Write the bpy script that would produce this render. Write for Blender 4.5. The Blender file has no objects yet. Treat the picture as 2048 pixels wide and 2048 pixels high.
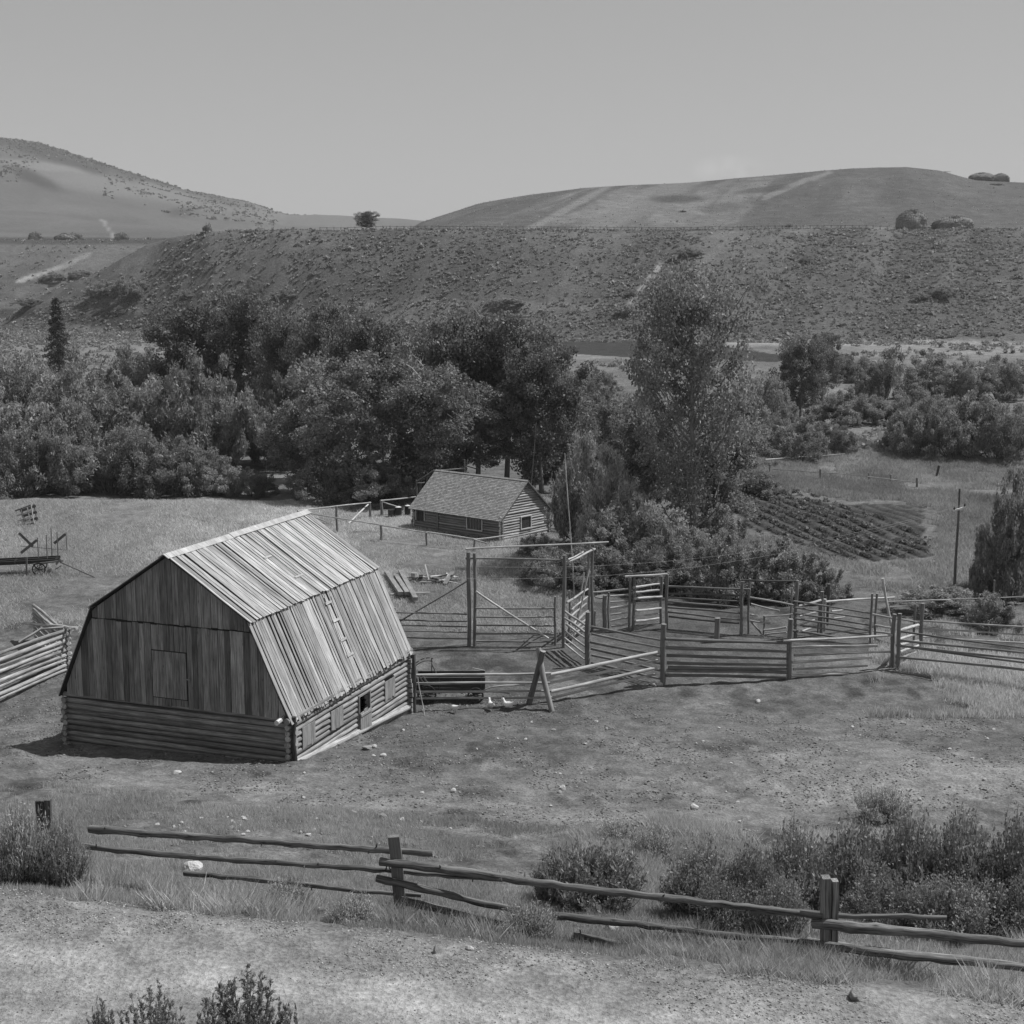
import bpy, math, random
import numpy as np
from mathutils import Vector

random.seed(7)
SC = bpy.context.scene
COL = SC.collection
PI = math.pi

# ------------------------------------------------------------------ camera geometry
F, HY, CH = 2850.0, 570.0, 17.0
PITCH = math.atan((1024 - HY) / F)
PC, PS = math.cos(PITCH), math.sin(PITCH)

def ray(px, py):
    dx = (px - 1024) / F; dy = (1024 - py) / F
    return np.array([dx, PC + dy * PS, -PS + dy * PC])

def tanel(py):
    dy = (1024 - np.asarray(py, float)) / F
    return (-PS + dy * PC) / (PC + dy * PS)

def proj(X, Y, Z):
    Z = Z - CH
    d = Y * PC - Z * PS
    u = Y * PS + Z * PC
    d = np.where(np.abs(d) < .01, .01, d)
    return 1024 + F * X / d, 1024 - F * u / d

# ------------------------------------------------------------------ noise
def vnoise(x, y, seed=0):
    x = np.asarray(x, float); y = np.asarray(y, float)
    xi = np.floor(x).astype(np.int64); yi = np.floor(y).astype(np.int64)
    xf = x - xi; yf = y - yi
    xf = xf * xf * (3 - 2 * xf); yf = yf * yf * (3 - 2 * yf)
    def h(a, b):
        n = (a * 374761393 + b * 668265263 + seed * 974634777) & 0xFFFFFFFF
        n = ((n ^ (n >> 13)) * 1274126177) & 0xFFFFFFFF
        n = n ^ (n >> 16)
        return (n & 0xFFFF) / 65535.0
    a = h(xi, yi); b = h(xi + 1, yi); c = h(xi, yi + 1); d = h(xi + 1, yi + 1)
    return (a * (1 - xf) + b * xf) * (1 - yf) + (c * (1 - xf) + d * xf) * yf

def fbm(x, y, o=4, seed=0):
    s = 0; a = 1; t = 0
    for k in range(o):
        s = s + a * vnoise(x * 2 ** k, y * 2 ** k, seed + k * 17); t += a; a *= .55
    return s / t * 2 - 1

def sstep(a, b, x):
    t = np.clip((x - a) / (b - a), 0, 1)
    return t * t * (3 - 2 * t)

# ------------------------------------------------------------------ terrain
_s = np.arange(-60, 60, .1)
_z = np.interp(_s, [-60, -20, 0, 4, 8, 12, 15.5, 17, 18, 22.5, 23.2, 24.8, 27.2, 31, 37, 43, 48, 54],
                   [28, 20, 15.4, 13.9, 11.6, 9.0, 6.7, 6.1, 6.0, 5.98, 5.75, 5.0, 4.35, 3.3, 1.9, .7, .08, 0])
_k = np.exp(-(np.arange(-12, 13) / 5.0) ** 2); _k /= _k.sum()
_z2 = np.convolve(np.pad(_z, 12, mode='edge'), _k, mode='valid')

CREST_R = ([780, 848, 954, 1060, 1166, 1378, 1590, 1696, 1802, 1866, 1940, 1975, 2100, 2400],
           [461, 445, 411, 390, 376, 365, 346, 337, 334, 341, 361, 363, 368, 375])
CREST_L = ([-300, 39, 90, 139, 204, 288, 388, 502, 577, 661, 736, 845, 1400],
           [240, 279, 286, 302, 325, 352, 384, 406, 431, 434, 441, 446, 452])

def terr(X, Y):
    X = np.asarray(X, float); Y = np.asarray(Y, float)
    s = Y + .23 * X
    z = np.interp(s, _s, _z2)
    far = sstep(40, 60, Y)
    z = z * (1 - far) + far * np.where(s > 48, 0, z)
    z = z - 1.25 * sstep(47, 62, Y) + 4.25 * sstep(130, 360, Y)
    # small relief
    z = z + .10 * fbm(X / 3.1, Y / 3.1, 3, 5) * sstep(23, 26, s) * (1 - .6 * sstep(55, 70, Y))
    z = z + .55 * fbm(X / 17, Y / 17, 3, 9) * sstep(75, 120, Y)
    z = z + .10 * fbm(X / .6, Y / .6, 3, 31) * sstep(22.3, 23.5, s) * (1 - sstep(60, 75, Y)) 
    # road edge rubble
    z = z + .07 * fbm(X / .45, Y / .45, 3, 77) * np.exp(-((s - 22.7) / .8) ** 2)
    # raised lip of the meadow in front of the thicket
    z = z + (.9 * np.exp(-((Y - 112) / 8.0) ** 2) - .9 * sstep(114, 126, Y) * (1 - sstep(150, 190, Y))) * sstep(-12, -24, X)
    Ys = np.maximum(Y, 5)
    col = 1024 + F * X / (Ys * .988)
    # bluff
    toe = np.interp(col, [0, 150, 340, 600, 900, 1300, 2048], [440, 430, 420, 405, 385, 365, 345])
    edge = np.interp(col, [0, 300, 420, 640, 1500, 2048], [470, 470, 452, 440, 440, 440])
    hb = np.interp(col, [-300, 0, 50, 100, 150, 200, 250, 300, 350, 430, 640], [0, .05, .24, .38, .50, .62, .76, .89, .95, .99, 1.0])
    hb = hb + .03 * fbm(col / 60, Y / 60, 3, 27) * (col < 500)
    top = CH + 440 * tanel(459) - 3
    t = np.clip((Y - toe) / (edge - toe), 0, 1)
    gul = fbm((X - .4 * Y) / 16, Y / 160, 3, 21)
    prof = t ** .92
    prof = prof * prof * (3 - 2 * prof) * .35 + prof * .65
    zb = top * hb * prof + 2.0 * gul * np.sin(PI * np.clip(t, 0, 1)) * hb
    zb = zb * np.where(col < 420, 1 - .55 * sstep(470, 560, Y) * sstep(420, 250, col), 1)
    # far bench
    zf = (CH + 690 * tanel(480) - 3) * sstep(560, 690, Y)
    z = z + np.where(Y > 300, np.maximum(zb, zf), 0)
    # right hill
    cr = CH + 800 * tanel(np.interp(col, *CREST_R))
    base = 3 + top
    hr = sstep(470, 800, Y) ** .9 * (1 - .35 * sstep(820, 1300, Y))
    hr = np.where(Y < 800, np.interp(Y, [0, 450, 520, 600, 700, 770, 800], [0, 0, .16, .42, .77, .95, 1]), hr)
    wr = sstep(770, 850, col)
    zr = base + (cr - base) * hr + 1.6 * fbm((X - .23 * Y) / 30, Y / 300, 3, 41) * sstep(480, 560, Y) * (1 - sstep(740, 790, Y))
    z = np.where((col > 770) & (Y > 450), np.maximum(z, zr * wr + z * (1 - wr)), z)
    # left mountain
    cl = CH + 3000 * tanel(np.interp(col, *CREST_L))
    zb3 = CH + 760 * tanel(478)
    tl = np.interp(Y, [0, 760, 1100, 1600, 2300, 2800, 3000, 3600, 9000], [0, 0, .07, .25, .6, .92, 1, .9, .3])
    zl = zb3 + (cl - zb3) * tl + 16 * fbm((X - .2 * Y) / 330, Y / 520, 4, 61) * sstep(900, 1400, Y) * (1 - sstep(2600, 2950, Y))
    z = np.where(Y > 760, np.maximum(z, zl), z)
    return z

def Z(x, y): return float(terr(x, y))

def G(px, py, tmax=900.):
    """ground point seen at pixel"""
    r = ray(px, py)
    t = np.concatenate([np.arange(12, 60, .1), np.arange(60, 200, .4), np.arange(200, tmax, 1.0)])
    X = r[0] * t; Y = r[1] * t; Zr = CH + r[2] * t
    d = Zr - terr(X, Y)
    k = np.argmax(d < 0)
    if d[k] >= 0: k = len(t) - 1
    t0 = t[k - 1] + (t[k] - t[k - 1]) * d[k - 1] / (d[k - 1] - d[k] + 1e-9)
    x, y = r[0] * t0, r[1] * t0
    return Vector((x, y, Z(x, y)))

def topz(P, py):
    return CH + P[1] * float(tanel(py))

def vplane(px, py, A, B):
    """ray against the vertical plane through A and B"""
    r = ray(px, py)
    n = np.array([-(B[1] - A[1]), B[0] - A[0]])
    t = (n[0] * A[0] + n[1] * A[1]) / (n[0] * r[0] + n[1] * r[1])
    return Vector((r[0] * t, r[1] * t, CH + r[2] * t))

def rplane(px, py, P, N):
    r = Vector(ray(px, py)); C = Vector((0, 0, CH))
    t = (Vector(P) - C).dot(N) / r.dot(N)
    return C + r * t

def at(px, py, Y):
    r = ray(px, py); t = Y / r[1]
    return Vector((r[0] * t, Y, CH + r[2] * t))

# ------------------------------------------------------------------ materials
MATS = {}
def newmat(name):
    m = bpy.data.materials.new(name); m.use_nodes = True
    nt = m.node_tree; nt.nodes.clear()
    MATS[name] = m
    out = nt.nodes.new('ShaderNodeOutputMaterial')
    return m, nt, out

def nd(nt, typ, **kw):
    n = nt.nodes.new(typ)
    for k, v in kw.items():
        if k in n.inputs.keys(): n.inputs[k].default_value = v
        else: setattr(n, k, v)
    return n

def math_(nt, op, a, b=None, clamp=False):
    n = nt.nodes.new('ShaderNodeMath'); n.operation = op; n.use_clamp = clamp
    for i, v in enumerate((a, b)):
        if v is None: continue
        if hasattr(v, 'is_linked') or hasattr(v, 'links'): nt.links.new(v, n.inputs[i])
        else: n.inputs[i].default_value = v
    return n.outputs[0]

def maprange(nt, v, a, b, c, d):
    n = nt.nodes.new('ShaderNodeMapRange')
    nt.links.new(v, n.inputs[0])
    for i, k in enumerate((a, b, c, d)): n.inputs[i + 1].default_value = k
    return n.outputs[0]

def attr(nt, name):
    n = nt.nodes.new('ShaderNodeAttribute'); n.attribute_name = name; return n

def wood(name, base, grain=.45, knots=.5, rough=.85, spec=.2):
    m, nt, out = newmat(name)
    a = attr(nt, 'lp'); t = attr(nt, 'tone')
    mp = nd(nt, 'ShaderNodeMapping'); mp.inputs['Scale'].default_value = (1.2, 32, 32)
    nt.links.new(a.outputs['Vector'], mp.inputs[0])
    n1 = nd(nt, 'ShaderNodeTexNoise', Scale=1.0, Detail=5.0, Roughness=.65); nt.links.new(mp.outputs[0], n1.inputs['Vector'])
    mp2 = nd(nt, 'ShaderNodeMapping'); mp2.inputs['Scale'].default_value = (.9, 3, 3)
    nt.links.new(a.outputs['Vector'], mp2.inputs[0])
    n2 = nd(nt, 'ShaderNodeTexNoise', Scale=1.0, Detail=4.0, Roughness=.6); nt.links.new(mp2.outputs[0], n2.inputs['Vector'])
    mp3 = nd(nt, 'ShaderNodeMapping'); mp3.inputs['Scale'].default_value = (1.6, 5, 5)
    nt.links.new(a.outputs['Vector'], mp3.inputs[0])
    v = nd(nt, 'ShaderNodeTexVoronoi', Scale=1.0); nt.links.new(mp3.outputs[0], v.inputs['Vector'])
    g = maprange(nt, n1.outputs[0], .3, .7, 1 - grain, 1 + grain * .55)
    w = maprange(nt, n2.outputs[0], .3, .7, .72, 1.22)
    kn = maprange(nt, v.outputs['Distance'], .03, .13, 1 - knots, 1.0)
    x = math_(nt, 'MULTIPLY', g, w); x = math_(nt, 'MULTIPLY', x, kn)
    x = math_(nt, 'MULTIPLY', x, t.outputs['Fac']); x = math_(nt, 'MULTIPLY', x, base)
    mp4 = nd(nt, 'ShaderNodeMapping'); mp4.inputs['Scale'].default_value = (.6, 24, 24)
    nt.links.new(a.outputs['Vector'], mp4.inputs[0])
    n4 = nd(nt, 'ShaderNodeTexNoise', Scale=1.0, Detail=3.0, Roughness=.6); nt.links.new(mp4.outputs[0], n4.inputs['Vector'])
    x = math_(nt, 'MULTIPLY', x, maprange(nt, n4.outputs[0], .31, .38, .55, 1.0))
    x = math_(nt, 'MINIMUM', x, .85)
    p = nd(nt, 'ShaderNodeBsdfPrincipled', Roughness=rough); p.inputs['Specular IOR Level'].default_value = spec
    nt.links.new(x, p.inputs['Base Color'])
    b = nd(nt, 'ShaderNodeBump', Strength=.5, Distance=.02); nt.links.new(n1.outputs[0], b.inputs['Height'])
    nt.links.new(b.outputs[0], p.inputs['Normal'])
    nt.links.new(p.outputs[0], out.inputs[0])
    return m

def plain(name, base, rough=.8, var=.25, scale=6., spec=.3, metallic=0, bump=.3, bdist=.02):
    m, nt, out = newmat(name)
    tc = nd(nt, 'ShaderNodeTexCoord'); t = attr(nt, 'tone')
    n = nd(nt, 'ShaderNodeTexNoise', Scale=scale, Detail=6.0, Roughness=.65)
    nt.links.new(tc.outputs['Object'], n.inputs['Vector'])
    x = maprange(nt, n.outputs[0], .3, .7, 1 - var, 1 + var)
    x = math_(nt, 'MULTIPLY', x, t.outputs['Fac']); x = math_(nt, 'MULTIPLY', x, base)
    p = nd(nt, 'ShaderNodeBsdfPrincipled', Roughness=rough, Metallic=metallic); p.inputs['Specular IOR Level'].default_value = spec
    nt.links.new(x, p.inputs['Base Color'])
    b = nd(nt, 'ShaderNodeBump', Strength=bump, Distance=bdist); nt.links.new(n.outputs[0], b.inputs['Height'])
    nt.links.new(b.outputs[0], p.inputs['Normal'])
    nt.links.new(p.outputs[0], out.inputs[0])
    return m

def leafmat(name, base, trans=.3, rough=.55, spec=.35):
    m, nt, out = newmat(name)
    t = attr(nt, 'tone')
    oi = nd(nt, 'ShaderNodeObjectInfo')
    r = maprange(nt, oi.outputs['Random'], 0, 1, .82, 1.2)
    x = math_(nt, 'MULTIPLY', t.outputs['Fac'], base); x = math_(nt, 'MULTIPLY', x, r)
    p = nd(nt, 'ShaderNodeBsdfPrincipled', Roughness=rough); p.inputs['Specular IOR Level'].default_value = spec
    nt.links.new(x, p.inputs['Base Color'])
    tr = nd(nt, 'ShaderNodeBsdfTranslucent'); nt.links.new(x, tr.inputs[0])
    mx = nd(nt, 'ShaderNodeMixShader', Fac=trans)
    nt.links.new(p.outputs[0], mx.inputs[1]); nt.links.new(tr.outputs[0], mx.inputs[2])
    nt.links.new(mx.outputs[0], out.inputs[0])
    return m

def groundmat():
    m, nt, out = newmat('ground')
    tc = nd(nt, 'ShaderNodeTexCoord'); t = attr(nt, 'tone'); gr = attr(nt, 'grit')
    def noi(s, d=5.0, r=.65, sx=(1, 1, 1)):
        mp = nd(nt, 'ShaderNodeMapping'); mp.inputs['Scale'].default_value = sx
        nt.links.new(tc.outputs['Object'], mp.inputs[0])
        n = nd(nt, 'ShaderNodeTexNoise', Scale=s, Detail=d, Roughness=r)
        nt.links.new(mp.outputs[0], n.inputs['Vector']); return n.outputs[0]
    a = noi(9.0); b = noi(1.3); c = noi(.22, 6.0, .7)
    fa = maprange(nt, a, .3, .7, .62, 1.34)
    fb = maprange(nt, b, .3, .7, .66, 1.32)
    fc = maprange(nt, c, .3, .7, .74, 1.26)
    # fine clods: little dark and light specks
    vo = nd(nt, 'ShaderNodeTexVoronoi', Scale=7.0); nt.links.new(tc.outputs['Object'], vo.inputs['Vector'])
    sp = maprange(nt, vo.outputs['Distance'], .06, .3, .5, 1.1)
    spm = nd(nt, 'ShaderNodeMix'); spm.data_type = 'FLOAT'
    nt.links.new(gr.outputs['Fac'], spm.inputs[0]); spm.inputs[2].default_value = 1.0
    nt.links.new(sp, spm.inputs[3])
    x = math_(nt, 'MULTIPLY', fa, fb); x = math_(nt, 'MULTIPLY', x, fc)
    x = math_(nt, 'MULTIPLY', x, spm.outputs[0])
    x = math_(nt, 'MULTIPLY', x, t.outputs['Fac'])
    p = nd(nt, 'ShaderNodeBsdfPrincipled', Roughness=.95); p.inputs['Specular IOR Level'].default_value = .1
    nt.links.new(x, p.inputs['Base Color'])
    h = math_(nt, 'ADD', math_(nt, 'MULTIPLY', a, .35), b)
    bu = nd(nt, 'ShaderNodeBump', Strength=1., Distance=.2); nt.links.new(h, bu.inputs['Height'])
    nt.links.new(bu.outputs[0], p.inputs['Normal'])
    nt.links.new(p.outputs[0], out.inputs[0])
    return m

GROUND = groundmat()
ROOFW = wood('roof_board_wood', .46, .5, .35)
SHEATH_SHADE = wood('sheathing_and_shade_wood', .05, .3, .2)  # sheathing wood, toned dark to stand for shade in gaps
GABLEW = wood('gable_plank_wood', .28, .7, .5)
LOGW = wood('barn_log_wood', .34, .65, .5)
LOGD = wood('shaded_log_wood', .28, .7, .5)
POLEW = wood('peeled_pole_wood', .41, .7, .4)
POSTW = wood('weathered_post_wood', .21, .45, .4)
RAILD = wood('dark_bark_rail_wood', .15, .9, .7)
CABW = wood('cabin_log_wood', .26, .35, .3)
SHING = wood('shingle_wood', .33, .35, .1)
TRIMW = wood('pale_trim_wood', .62, .3, .2)
WAGW = wood('wagon_wood', .10, .5, .3)
TREEB = wood('tree_bark', .22, .45, .3)
IRON = plain('dark_iron', .06, .5, .3, 8, .4, .3)
HENM = plain('white_feathers', .75, .8, .08, 20)
STONE = plain('stone', .30, .85, .3, 5, .2, 0, .8, .05)
HAYM = plain('hay', .22, .95, .35, 3.0, .1, 0, .8, .1)
GLASSM = plain('dark_window_glass', .04, .12, .2, 2, .5)
DARKM = plain('dark_interior', .012, .9)
PALEM = plain('pale_tin', .5, .5, .1, 5)
LEAF_A = leafmat('cottonwood_leaves', .19, .38)
LEAF_B = leafmat('willow_leaves', .26, .38, .6, .3)
LEAF_C = leafmat('conifer_needles', .08, .15)
LEAF_D = leafmat('light_willow_leaves', .30, .38)
LEAF_E = leafmat('near_shrub_leaves', .26, .35)
LEAF_W = leafmat('weed_stalks', .42, .4, .8, .1)
LEAF_S = leafmat('sage_leaves', .25, .3, .8, .1)
GRASSM = leafmat('dry_grass_blades', 1.35, .45, .8, .05)

# ------------------------------------------------------------------ mesh builder
class MB:
    def __init__(s):
        s.v = []; s.f = []; s.lp = []; s.tn = []; s.n = 0
    def raw(s, verts, faces, tone=1., lp=None):
        o = s.n
        s.v += [tuple(v) for v in verts]; s.n += len(verts)
        s.f += [tuple(i + o for i in f) for f in faces]
        s.tn += list(tone) if hasattr(tone, '__len__') else [tone] * len(verts)
        s.lp += lp if lp is not None else [tuple(v) for v in verts]
    def tube(s, pts, r, n=8, tone=1., cap=None, wob=0., flat=1.):
        pts = [Vector(p) for p in pts]
        if not hasattr(r, '__len__'): r = [r] * len(pts)
        sd = random.uniform(0, 900)
        V = []; L = []; Fc = []; d = 0
        u = None
        for i, p in enumerate(pts):
            t = (pts[min(i + 1, len(pts) - 1)] - pts[max(i - 1, 0)]).normalized()
            if u is None:
                u = t.orthogonal().normalized() if abs(t.z) > .9 else Vector((0, 0, 1)).cross(t).normalized()
            u = (u - t * u.dot(t)).normalized(); w = t.cross(u)
            if i: d += (pts[i] - pts[i - 1]).length
            for k in range(n):
                a = 2 * PI * k / n
                rr = r[i] * (1 + random.uniform(-wob, wob))
                V.append(p + u * math.cos(a) * rr + w * math.sin(a) * rr * flat)
                L.append((d + sd, math.cos(a) * rr + sd, math.sin(a) * rr))
        for i in range(len(pts) - 1):
            for k in range(n):
                k2 = (k + 1) % n
                Fc.append((i * n + k, i * n + k2, (i + 1) * n + k2, (i + 1) * n + k))
        s.raw(V, Fc, tone, L)
        for e, i in ((0, 0), (1, len(pts) - 1)):
            ring = [V[i * n + k] for k in range(n)]
            s.raw(ring, [tuple(range(n))[::-1] if e == 0 else tuple(range(n))], cap if cap else tone, [(sd, q * .07, sd) for q in range(n)])
    def log(s, a, b, r, tone=1., segs=6, bend=.02, wob=.06, n=9, cap=None, taper=.0, r2=None):
        a = Vector(a); b = Vector(b)
        L = (b - a).length
        segs = max(2, segs)
        ph = [random.uniform(0, 6.28) for _ in range(4)]
        pts = []; rs = []
        for i in range(segs + 1):
            t = i / segs
            p = a.lerp(b, t)
            off = math.sin(t * 5 + ph[0]) - math.sin(ph[0]) * (1 - t) - math.sin(5 + ph[0]) * t
            off2 = math.sin(t * 7 + ph[1]) - math.sin(ph[1]) * (1 - t) - math.sin(7 + ph[1]) * t
            side = (b - a).cross(Vector((0, 0, 1)))
            side = side.normalized() if side.length > .01 else Vector((1, 0, 0))
            up = side.cross(b - a).normalized()
            p += up * off * bend + side * off2 * bend
            rr = (r + ((r2 if r2 else r * (1 - taper)) - r) * t) * (1 + .5 * wob * math.sin(t * 11 + ph[2]))
            pts.append(p); rs.append(rr)
        s.tube(pts, rs, n, tone, cap if cap else tone * 1.1, wob * .5)
    def box(s, a, b, w, h, up=(0, 0, 1), tone=1., segs=1, warp=0.):
        a = Vector(a); b = Vector(b); t = (b - a).normalized()
        side = t.cross(Vector(up)).normalized(); u = side.cross(t).normalized()
        sd = random.uniform(0, 900); V = []; L = []; Fc = []
        ln = (b - a).length
        for i in range(segs + 1):
            p = a.lerp(b, i / segs)
            if warp and 0 < i < segs: p = p + u * random.uniform(-warp, warp) + side * random.uniform(-warp, warp)
            for (x, y) in ((-1, -1), (1, -1), (1, 1), (-1, 1)):
                V.append(p + side * x * w / 2 + u * y * h / 2)
                L.append((i / segs * ln + sd, x * w / 2 + sd, y * h / 2))
        for i in range(segs):
            for k in range(4):
                k2 = (k + 1) % 4
                Fc.append((i * 4 + k, i * 4 + k2, (i + 1) * 4 + k2, (i + 1) * 4 + k))
        Fc.append((3, 2, 1, 0)); e = segs * 4; Fc.append((e, e + 1, e + 2, e + 3))
        s.raw(V, Fc, tone, L)
    def prism(s, quad, thick, nrm, tone=1., axis=None):
        """quad: four points (bottom-left, bottom-right, top-right, top-left), extruded by thick along nrm"""
        q = [Vector(p) for p in quad]; N = Vector(nrm).normalized() * thick
        sd = random.uniform(0, 900)
        V = q + [p + N for p in q]
        x0 = (q[1] - q[0]).length; ln = (q[3] - q[0]).length
        L = [(sd, sd, 0), (sd, sd + x0, 0), (sd + ln, sd + x0, 0), (sd + ln, sd, 0)]
        L = L + [(l[0], l[1], thick) for l in L]
        s.raw(V, [(0, 3, 2, 1), (4, 5, 6, 7), (0, 1, 5, 4), (1, 2, 6, 5), (2, 3, 7, 6), (3, 0, 4, 7)], tone, L)
    def build(s, name, mat, parent=None, loc=None, smooth=False):
        me = bpy.data.meshes.new(name)
        base = Vector((0, 0, 0))
        if parent is not None: base = wloc(parent)
        elif loc is not None: base = Vector(loc)
        me.from_pydata([(v[0] - base.x, v[1] - base.y, v[2] - base.z) for v in s.v], [], s.f)
        a = me.attributes.new('lp', 'FLOAT_VECTOR', 'POINT'); a.data.foreach_set('vector', np.array(s.lp, np.float32).ravel())
        a = me.attributes.new('tone', 'FLOAT', 'POINT'); a.data.foreach_set('value', np.array(s.tn, np.float32))
        me.materials.append(mat)
        if smooth: me.polygons.foreach_set('use_smooth', [True] * len(me.polygons))
        me.update()
        o = bpy.data.objects.new(name, me); COL.objects.link(o)
        if parent is not None: o.parent = parent
        else: o.location = base
        return o

def wloc(o):
    l = Vector(o.location)
    while o.parent: o = o.parent; l += Vector(o.location)
    return l

def npmesh(name, V, Fq, tone, mat, k=4, smooth=False):
    """V (n,3), Fq (m,k) -> mesh datablock"""
    me = bpy.data.meshes.new(name)
    V = np.asarray(V, np.float32); Fq = np.asarray(Fq, np.int32)
    me.vertices.add(len(V)); me.vertices.foreach_set('co', V.ravel())
    me.loops.add(Fq.size); me.loops.foreach_set('vertex_index', Fq.ravel())
    me.polygons.add(len(Fq)); me.polygons.foreach_set('loop_start', np.arange(len(Fq), dtype=np.int32) * k)
    if smooth: me.polygons.foreach_set('use_smooth', np.ones(len(Fq), bool))
    me.update(calc_edges=True)
    a = me.attributes.new('tone', 'FLOAT', 'POINT'); a.data.foreach_set('value', np.asarray(tone, np.float32))
    me.materials.append(mat)
    return me

def tag(o, label=None, cat=None, group=None, kind=None):
    if label: o['label'] = label
    if cat: o['category'] = cat
    if group: o['group'] = group
    if kind: o['kind'] = kind
    return o

def thing(name, loc, label, cat, group=None):
    o = bpy.data.objects.new(name, None); COL.objects.link(o)
    o.location = loc; o.empty_display_size = .3
    return tag(o, label, cat, group)

# ------------------------------------------------------------------ the ground sheet
cols_near = np.linspace(-900, 2950, 560)
Yr = np.concatenate([np.arange(1.0, 16, .5), np.arange(16, 34, .11), np.arange(34, 70, .2),
                     70 * np.exp(np.arange(0, math.log(440 / 70), .0058)), np.arange(443, 830, 3.0),
                     830 * np.exp(np.arange(0, math.log(9000 / 830), .02))])
CC, YY = np.meshgrid(cols_near, Yr)
XX = (CC - 1024) / F * YY * .988
# widen the sheet close to the camera
XX = np.where(YY < 60, XX * (1 + 0.0 * YY), XX)
ZZ = terr(XX, YY)
PX, PY = proj(XX, YY, ZZ)

def ell(cx, cy, rx, ry, soft=.5, ang=0.):
    """soft elliptical patch on the ground, as seen in the photograph's layout"""
    c, s = math.cos(ang), math.sin(ang)
    a = ((PX - cx) * c + (PY - cy) * s) / rx; b = (-(PX - cx) * s + (PY - cy) * c) / ry
    r = np.sqrt(a * a + b * b) + .35 * fbm(PX / 45, PY / 20, 3, 3)
    return 1 - sstep(1 - soft, 1 + soft, r)

def inpoly(pts):
    x = PX; y = PY; ins = np.zeros(x.shape, bool); n = len(pts)
    for i in range(n):
        x1, y1 = pts[i]; x2, y2 = pts[(i + 1) % n]
        c = ((y1 > y) != (y2 > y)) & (x < (x2 - x1) * (y - y1) / ((y2 - y1) + 1e-9) + x1)
        ins ^= c
    return ins

S = YY + .23 * XX
n_a = fbm(XX / 2.2, YY / 2.2, 4, 11); n_b = fbm(XX / 9, YY / 9, 4, 12); n_c = fbm(XX / 40, YY / 40, 4, 13)
tone = .19 + .03 * n_b + .02 * n_a
def mix(t, m, v): return t * (1 - m) + v * m
# valley meadow
tone = mix(tone, sstep(60, 80, YY), .20 + .06 * n_b + .03 * n_c + .05 * fbm(XX / 4, YY / 9, 4, 16))
# trampled yard and slope
yard = sstep(30, 36, S) * (1 - sstep(78, 90, YY))
n_d = fbm(XX / .9, YY / 1.6, 4, 14)
tone = mix(tone, yard * .9, .165 + .05 * n_a + .05 * n_b + .035 * n_d)
tone = tone * (1 + yard * .32 * fbm(XX / .32, YY / .45, 3, 18))
tone = tone * (1 - .5 * yard * sstep(.12, .4, fbm(XX / 1.3, YY / 2.6, 4, 15)))
tone = mix(tone, ell(1060, 1230, 330, 45) * .7, .135 + .015 * n_a)
tone = mix(tone, ell(1400, 1300, 400, 60) * .8, .125 + .02 * n_a)
tone = mix(tone, ell(1000, 1450, 500, 60, .7) * .6, .13 + .03 * n_a)
tone = mix(tone, ell(700, 1240, 300, 60) * .5, .17)
# paths and pale dry grass
for (cx, cy, rx, ry, v, k, an) in [
    (300, 1010, 330, 26, .27, .8, 0), (200, 1060, 240, 20, .25, .6, 0), (470, 1020, 220, 18, .26, .7, .05), (90, 1160, 140, 60, .21, .6, 0),
    (850, 1100, 170, 16, .28, .8, .08), (760, 1080, 120, 14, .27, .6, 0), (1060, 1180, 150, 22, .25, .8, 0), (900, 1180, 140, 25, .21, .6, 0),
    (700, 1020, 90, 12, .26, .6, .1), (760, 1035, 70, 14, .30, .7, 0), (400, 1570, 360, 22, .27, .6, .05), (230, 1520, 260, 30, .25, .6, 0),
    (760, 1610, 420, 14, .28, .6, -.02), (1250, 1640, 420, 26, .27, .7, -.05), (1800, 1560, 330, 60, .29, .8, 0), (1880, 1330, 230, 24, .30, .7, .03),
    (1600, 1450, 400, 30, .22, .5, 0), (1050, 1560, 400, 26, .22, .5, 0), (1500, 1530, 400, 22, .22, .4, 0),
    (1700, 880, 140, 30, .25, .7, 0), (1750, 975, 240, 18, .27, .8, .08), (1540, 930, 90, 25, .22, .6, 0), (1900, 1180, 120, 25, .24, .6, 0), (1780, 1150, 120, 20, .2, .5, 0),
    (520, 870, 40, 50, .22, .7, 0), (570, 960, 45, 10, .33, .9, 0), (500, 930, 30, 60, .22, .6, .3),
    (1700, 685, 300, 7, .36, .85, 0), (1900, 700, 260, 14, .30, .8, 0), (1160, 712, 130, 6, .30, .7, 0), (800, 612, 300, 5, .28, .8, 0), (330, 600, 200, 16, .21, .6, 0),
    (640, 640, 240, 16, .21, .6, 0), (120, 500, 130, 10, .27, .7, .1), (200, 604, 330, 12, .27, .8, 0), (200, 690, 330, 22, .25, .8, 0), (1230, 700, 60, 8, .3, .5, 0)]:
    tone = mix(tone, ell(cx, cy, rx, ry, .6, an) * k, v * (1 + .12 * n_a + .12 * n_b))
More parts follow.
